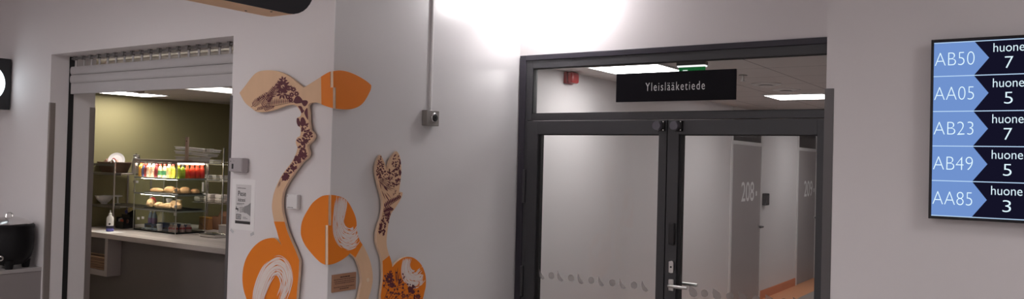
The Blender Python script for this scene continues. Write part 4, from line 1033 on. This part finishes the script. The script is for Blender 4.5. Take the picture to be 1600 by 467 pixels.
MB().lathe((q.x, 5.06, RZ2+.001), [(.03, 0), (.034, .004), (.032, .012), (.055, .03), (.082, .062), (.09, .088), (.098, .090), (.098, .094), (.085, .092), (.07, .06), (.03, .025)], 32).build('body', WPLAS, t)
MB().box(q.x-.135, 5.03, RZ2+.088, q.x-.09, 5.09, RZ2+.095).build('lug_handle', WPLAS, t, bevel=.003)
q = at(184, 307, 1, 5.2)
t = thing('cake_stand', (q.x, 5.2, RZ2+.001), 'small white cake stand right of the footed bowl', 'stand')
MB().lathe((q.x, 5.2, RZ2+.001), [(.03, 0), (.03, .006), (.01, .01), (.01, .08)], 20).build('stand', SATIN, t)
MB().lathe((q.x, 5.2, RZ2+.082), [(.045, 0), (.05, .004), (.05, .012), (.04, .016)], 24).build('disc', WPLAS, t)

# black bins with snacks between bottle and case
q = at(186, 356.5, 2, CZ)
t = thing('snack_bin', (q.x, q.y+.1, CZ), 'black snack bin between the rack and the display case', 'bin')
w2 = .075
b = MB().box(q.x-w2, q.y, CZ, q.x+w2, q.y+.14, CZ+.008).box(q.x-w2, q.y, CZ+.008, q.x+w2, q.y+.006, CZ+.075).box(q.x-w2, q.y+.134, CZ+.008, q.x+w2, q.y+.14, CZ+.20).box(q.x-w2, q.y+.006, CZ+.008, q.x-w2+.006, q.y+.134, CZ+.12).box(q.x+w2-.006, q.y+.006, CZ+.008, q.x+w2, q.y+.134, CZ+.12)
b.build('tub', BLACK, t, bevel=.002)
MB().box(q.x-w2, q.y+.07, CZ+.1, q.x+w2, q.y+.076, CZ+.15).build('divider', BLACK, t)
for i, (dx, dy, dz, r, col, nm) in enumerate(((-.05, .04, .085, .035, (170, 168, 170), 'silver foil snack in the black bin'), (.01, .035, .075, .042, (200, 92, 70), 'orange red snack in the front of the black bin'), (.06, .05, .085, .03, (96, 60, 50), 'brown snack bar at the right of the black bin'), (-.02, .108, .185, .045, (50, 52, 110), 'blue snack packet standing in the back of the black bin'), (.04, .10, .205, .04, (196, 178, 110), 'yellow striped snack packet in the back of the black bin'))):
    t = thing('snack_bar', (q.x+dx, q.y+dy, CZ+dz-.02), nm, 'snack', 'snacks in the black bin')
    M = Matrix.Translation((q.x+dx, q.y+dy, CZ+dz)) @ Matrix.Rotation((-.3, .15, .4, -.35, -.4)[i], 4, 'Y')
    m = mat('snack_%d_%d' % (col[0], col[1]), srgb(*col), .35, noise=.25, nscale=60)
    MB().box(-r, -.012, -.02, r, .012, .02, M).build('wrapper', m, t, bevel=.009, seg=3)
    MB().box(-r-.008, -.002, -.019, -r+.003, .002, .019, M).build('crimp', m, t)

# ---- chrome rack at the right with containers
RY0, RY1 = 5.74, 5.94
ax = at(313, 260, 1, RY0).x; ax1 = at(370, 260, 1, RY0).x
pX = at(348.5, 300, 1, RY0).x
t = thing('chrome_rack', ((ax+ax1)/2, RY0, CZ), 'chrome wire rack right of the display case', 'rack')
rz = [at(340, y, 1, RY0).z for y in (257.5, 283.5, 318)]
xl = [at(x, 280, 1, RY0).x for x in (313, 308, 302)]
for z, x0_ in zip(rz, xl):
    b = MB()
    rect = [(x0_, RY0), (ax1, RY0), (ax1, RY1), (x0_, RY1), (x0_, RY0)]
    b.tube([(p[0], p[1], z) for p in rect], .007, 8)
    b.tube([(p[0], p[1], z+.03) for p in rect], .004, 8)
    n = 9
    for i in range(1, n): b.cyl((x0_+(ax1-x0_)*i/n, RY0, z), (x0_+(ax1-x0_)*i/n, RY1, z), .003, 6)
    b.build('wire_shelf', CHROME, t)
ptop = at(349.5, 232, 1, RY0).z
for x, y, zt in ((pX, RY0-.004, ptop), (at(324, 300, 1, RY0).x, RY0-.004, rz[0]+.02), (ax1, RY1, ptop), (xl[2]-.004, RY1, rz[0]+.04)):
    pr = .006 if abs(zt-rz[0]-.02) < 1e-6 else .011
    MB().cyl((x, y, CZ), (x, y, zt), pr, 14).cyl((x, y, zt), (x, y, zt+.008), .014, 14, .006).build('post', CHROME, t)
def tub(x, y, z, w_, d_, h_, label, group, m=PET, lidm=None):
    t = thing('food_tub', (x, y, z), label, 'container', group)
    b = MB(); k = .86
    lo = [b.bm.verts.new((x+sx*w_*k, y+sy*d_*k, z)) for sx, sy in ((-1,-1),(1,-1),(1,1),(-1,1))]
    hi = [b.bm.verts.new((x+sx*w_, y+sy*d_, z+h_)) for sx, sy in ((-1,-1),(1,-1),(1,1),(-1,1))]
    b.loft([lo, hi]); b.build('tray', m, t, bevel=.006)
    MB().box(x-w_*1.05, y-d_*1.05, z+h_, x+w_*1.05, y+d_*1.05, z+h_+.006).build('lid', lidm or m, t, bevel=.002)
    return t
CONT = mat('container_pale', srgb(196, 190, 186), .25, noise=.2, nscale=60)
for px, nm in ((327, 'first clear container on the middle shelf of the chrome rack'), (338.5, 'second clear container on the middle shelf of the chrome rack'), (350, 'third clear container on the middle shelf of the chrome rack')):
    x = at(px, 275, 1, RY0+.06).x; tub(x, RY0+.08, rz[1]+.008, .036, .055, .055, nm, 'clear containers on the chrome rack', PET, CONT)
    pass
for px, nm in ((322, 'left clear container on the upper shelf of the chrome rack'), (334, 'right clear container on the upper shelf of the chrome rack')):
    x = at(px, 252, 1, RY0+.06).x; tub(x, RY0+.08, rz[0]+.008, .04, .055, .04, nm, 'clear containers on the chrome rack', PET, CONT)
for i, (px, nm) in enumerate(((311, 'left white egg box on the low shelf of the chrome rack'), (327, 'middle white egg box on the low shelf of the chrome rack'), (344, 'right white egg box on the low shelf of the chrome rack'))):
    x = at(px, 310, 1, RY0+.06).x
    t = thing('egg_box', (x, RY0+.09, rz[2]+.008), nm, 'box', 'white boxes on the chrome rack')
    z0 = rz[2]+.008; EGG = mat('egg_box_white', srgb(214, 204, 200), .8, noise=.08, nscale=30)
    MB().box(x-.055, RY0+.03, z0, x+.055, RY0+.16, z0+.044).build('tray', EGG, t, bevel=.01, seg=3)
    MB().box(x-.057, RY0+.028, z0+.046, x+.057, RY0+.162, z0+.088).build('lid', EGG, t, bevel=.012, seg=3)
    MB().box(x-.03, RY0+.026, z0+.034, x+.03, RY0+.028, z0+.052).build('clasp', EGG, t)
# stacked lids and boards on top of the case
zt = 1.691
tp = at(296, 250, 1, 5.16)
t = thing('wooden_board', (tp.x, 5.2, zt), 'narrow upright wooden board among the trays on top of the display case', 'board')
MB().box(tp.x-.022, 5.12, zt, tp.x+.022, 5.135, zt+at(296, 214, 1, 5.12).z-zt).build('plank', mat('board_taupe', srgb(164, 140, 126), .6, noise=.08, nscale=20, stretch=(1, 1, .2)), t, bevel=.002)
MB().cyl((tp.x, 5.118, zt+.20), (tp.x, 5.12, zt+.20), .006, 12).build('hole', GASKET, t)
MB().box(tp.x-.05, 5.115, zt, tp.x+.05, 5.16, zt+.006).build('foot', MATS['board_taupe'], t)
for i, (pxa, pxb, y, h_, tilt, nm) in enumerate(((280, 318, zt+.004, .03, .0, 'lowest clear tray stacked on top of the display case'), (279, 330, zt+.056, .022, .05, 'middle tilted clear tray stacked on top of the display case'), (279, 334, zt+.10, .022, .05, 'topmost tilted clear tray stacked on top of the display case'))):
    xa, xb = at(pxa, 240, 1, 5.2).x, at(pxb, 240, 1, 5.2).x
    c = Vector(((xa+xb)/2, 5.22, y))
    t = thing('clear_tray', c, nm, 'tray', 'trays stacked on the display case')
    M = Matrix.Translation(c) @ Matrix.Rotation(tilt, 4, 'Y'); hw = (xb-xa)/2
    b = MB().box(-hw, -.06, 0, hw, .06, .004, M)
    for bx_ in ((-hw, -.06, .004, hw, -.056, h_), (-hw, .056, .004, hw, .06, h_), (-hw, -.056, .004, -hw+.004, .056, h_), (hw-.004, -.056, .004, hw, .056, h_)): b.box(*bx_, M)
    b.build('tray', PET, t, bevel=.001)
    MB().box(-hw-.01, -.068, h_, hw+.01, -.056, h_+.007, M).box(-hw-.01, .056, h_, hw+.01, .068, h_+.007, M).box(-hw-.01, -.056, h_, -hw+.004, .056, h_+.007, M).box(hw-.004, -.056, h_, hw+.01, .056, h_+.007, M).build('rim', CONT, t, bevel=.001)
cx = at(335, 240, 1, 5.2).x
t = thing('stacked_lids', (cx, 5.2, zt+.10), 'pale box of lids at the right end of the stacked trays', 'box')
MB().box(cx-.055, 5.10, zt+.085, cx+.06, 5.15, zt+.125).build('carton', CONT, t, bevel=.003)
MB().box(cx-.005, 5.0985, zt+.095, cx+.005, 5.10, zt+.125).build('tab', INK, t)
# cardboard box, paper bag, tongs tray, croissant
q0, q1 = at(326.5, 362, 2, CZ), at(359, 362, 2, CZ)
cy = at(340, 359, 2, CZ).y; q0 = at(326.5, 350, 1, cy); q1 = at(362, 350, 1, cy); zt2 = at(340, 339, 1, cy).z
t = thing('cardboard_box', ((q0.x+q1.x)/2, cy, CZ), 'open brown cardboard box on the right of the counter', 'box')
bx0, bx1 = q0.x, q1.x
b = MB().box(bx0, cy, CZ, bx1, cy+.12, CZ+.004).box(bx0, cy, CZ+.004, bx1, cy+.004, zt2).box(bx0, cy+.116, CZ+.004, bx1, cy+.12, zt2).box(bx0, cy+.004, CZ+.004, bx0+.004, cy+.116, zt2).box(bx1-.004, cy+.004, CZ+.004, bx1, cy+.116, zt2)
b.build('carton', CARD, t)
M = Matrix.Translation((0, cy+.118, zt2)) @ Matrix.Rotation(-.35, 4, 'X')
MB().box(bx0+.01, -.002, 0, bx1-.004, .002, .06, M).build('flap', CARD, t)
gy = at(317, 358.5, 2, CZ).y; z1 = at(317, 341, 1, gy).z
qa, qb = at(309.5, 350, 1, gy).x, at(324.5, 350, 1, gy).x
t = thing('paper_bag', ((qa+qb)/2, gy+0.000, CZ), 'brown paper bag left of the cardboard box', 'bag')
b = MB()
lo = [b.bm.verts.new(p) for p in ((qa+.008, gy+0.000, CZ), (qb-.004, gy+0.000, CZ), (qb-.004, gy+0.070, CZ), (qa+.008, gy+0.070, CZ))]
hi = [b.bm.verts.new(p) for p in ((qa, gy+0.015, z1), (qb, gy+0.010, z1-.004), (qb, gy+0.055, z1), (qa, gy+0.050, z1))]
b.loft([lo, hi]); b.build('bag', KRAFT, t, bevel=.002)
MB().box(qa-.002, gy+0.010, z1-.004, qb+.002, gy+0.058, z1+.016).build('folded_top', mat('bag_top_yellow', srgb(206, 152, 70), .7, noise=.1), t, bevel=.004)
MB().prism([Vector((qa+.02, gy-0.004, z1-.03)), Vector((qb-.006, gy-0.004, CZ+.005)), Vector((qb-.04, gy-0.004, CZ+.005)), Vector((qa+.012, gy+0.000, z1-.05))], (0, .002, 0)).build('crease', CARD, t)
q = at(331, 370.5, 2, CZ)
t = thing('steel_tray', (q.x, q.y, CZ), 'shallow steel serving tray on the counter before the cardboard box', 'tray')
w2 = .125
b = MB().box(q.x-w2, q.y-.05, CZ, q.x+w2, q.y+.09, CZ+.004).box(q.x-w2, q.y-.05, CZ+.004, q.x+w2, q.y-.045, CZ+.028).box(q.x-w2, q.y+.085, CZ+.004, q.x+w2, q.y+.09, CZ+.028).box(q.x-w2, q.y-.045, CZ+.004, q.x-w2+.005, q.y+.085, CZ+.028).box(q.x+w2-.005, q.y-.045, CZ+.004, q.x+w2, q.y+.085, CZ+.028)
b.build('pan', CHROME, t, bevel=.002)
MB().tube([(q.x-w2-.008, q.y-.055, CZ+.028), (q.x+w2+.008, q.y-.055, CZ+.028), (q.x+w2+.008, q.y+.095, CZ+.028), (q.x-w2-.008, q.y+.095, CZ+.028), (q.x-w2-.008, q.y-.055, CZ+.028)], .005, 8).build('rim', CHROME, t)
t = thing('serving_tongs', (q.x, q.y+.02, CZ+.03), 'steel tongs lying across the steel tray', 'tongs')
for s in (-1, 1):
    MB().tube([(q.x-.12, q.y+.02, CZ+.040), (q.x, q.y+.02+s*.016, CZ+.046), (q.x+.11, q.y+.02+s*.006, CZ+.040)], .005, 8).build('arm', CHROME, t)
q = at(349.5, 369, 2, CZ)
t = thing('clear_jar', (q.x+.02, q.y+.02, CZ), 'clear plastic box of rolls at the right end of the counter', 'container')
MB().box(q.x-.05, q.y-.03, CZ+.002, q.x+.08, q.y+.08, CZ+.11).build('tray', PET, t, bevel=.006)
MB().box(q.x-.054, q.y-.034, CZ+.11, q.x+.084, q.y+.084, CZ+.118).build('lid', CONT, t, bevel=.002)
bun('bread_roll', q.x+.01, q.y+.02, CZ+.004, .045, .035, .038, .2, 'orange brown roll inside the clear box at the right end of the counter', 'bread', None, mat('roll_orange', srgb(206, 138, 84), .7, noise=.2, nscale=30))
# kiosk ceiling smoke detector
q = at(219, 146.5, 2, KC-.05)
t = thing('smoke_detector', (q.x, q.y, KC), 'round smoke detector under the left light of the kiosk ceiling', 'detector')
MB().lathe((q.x, q.y, KC-.02), [(.045, 0), (.05, .006), (.05, .0195)], 24).build('base', mat('detector_taupe', srgb(150, 132, 124), .5, noise=.03), t)
MB().lathe((q.x, q.y, KC-.05), [(.02, 0), (.038, .012), (.042, .03)], 24).build('chamber', MATS['detector_taupe'], t)
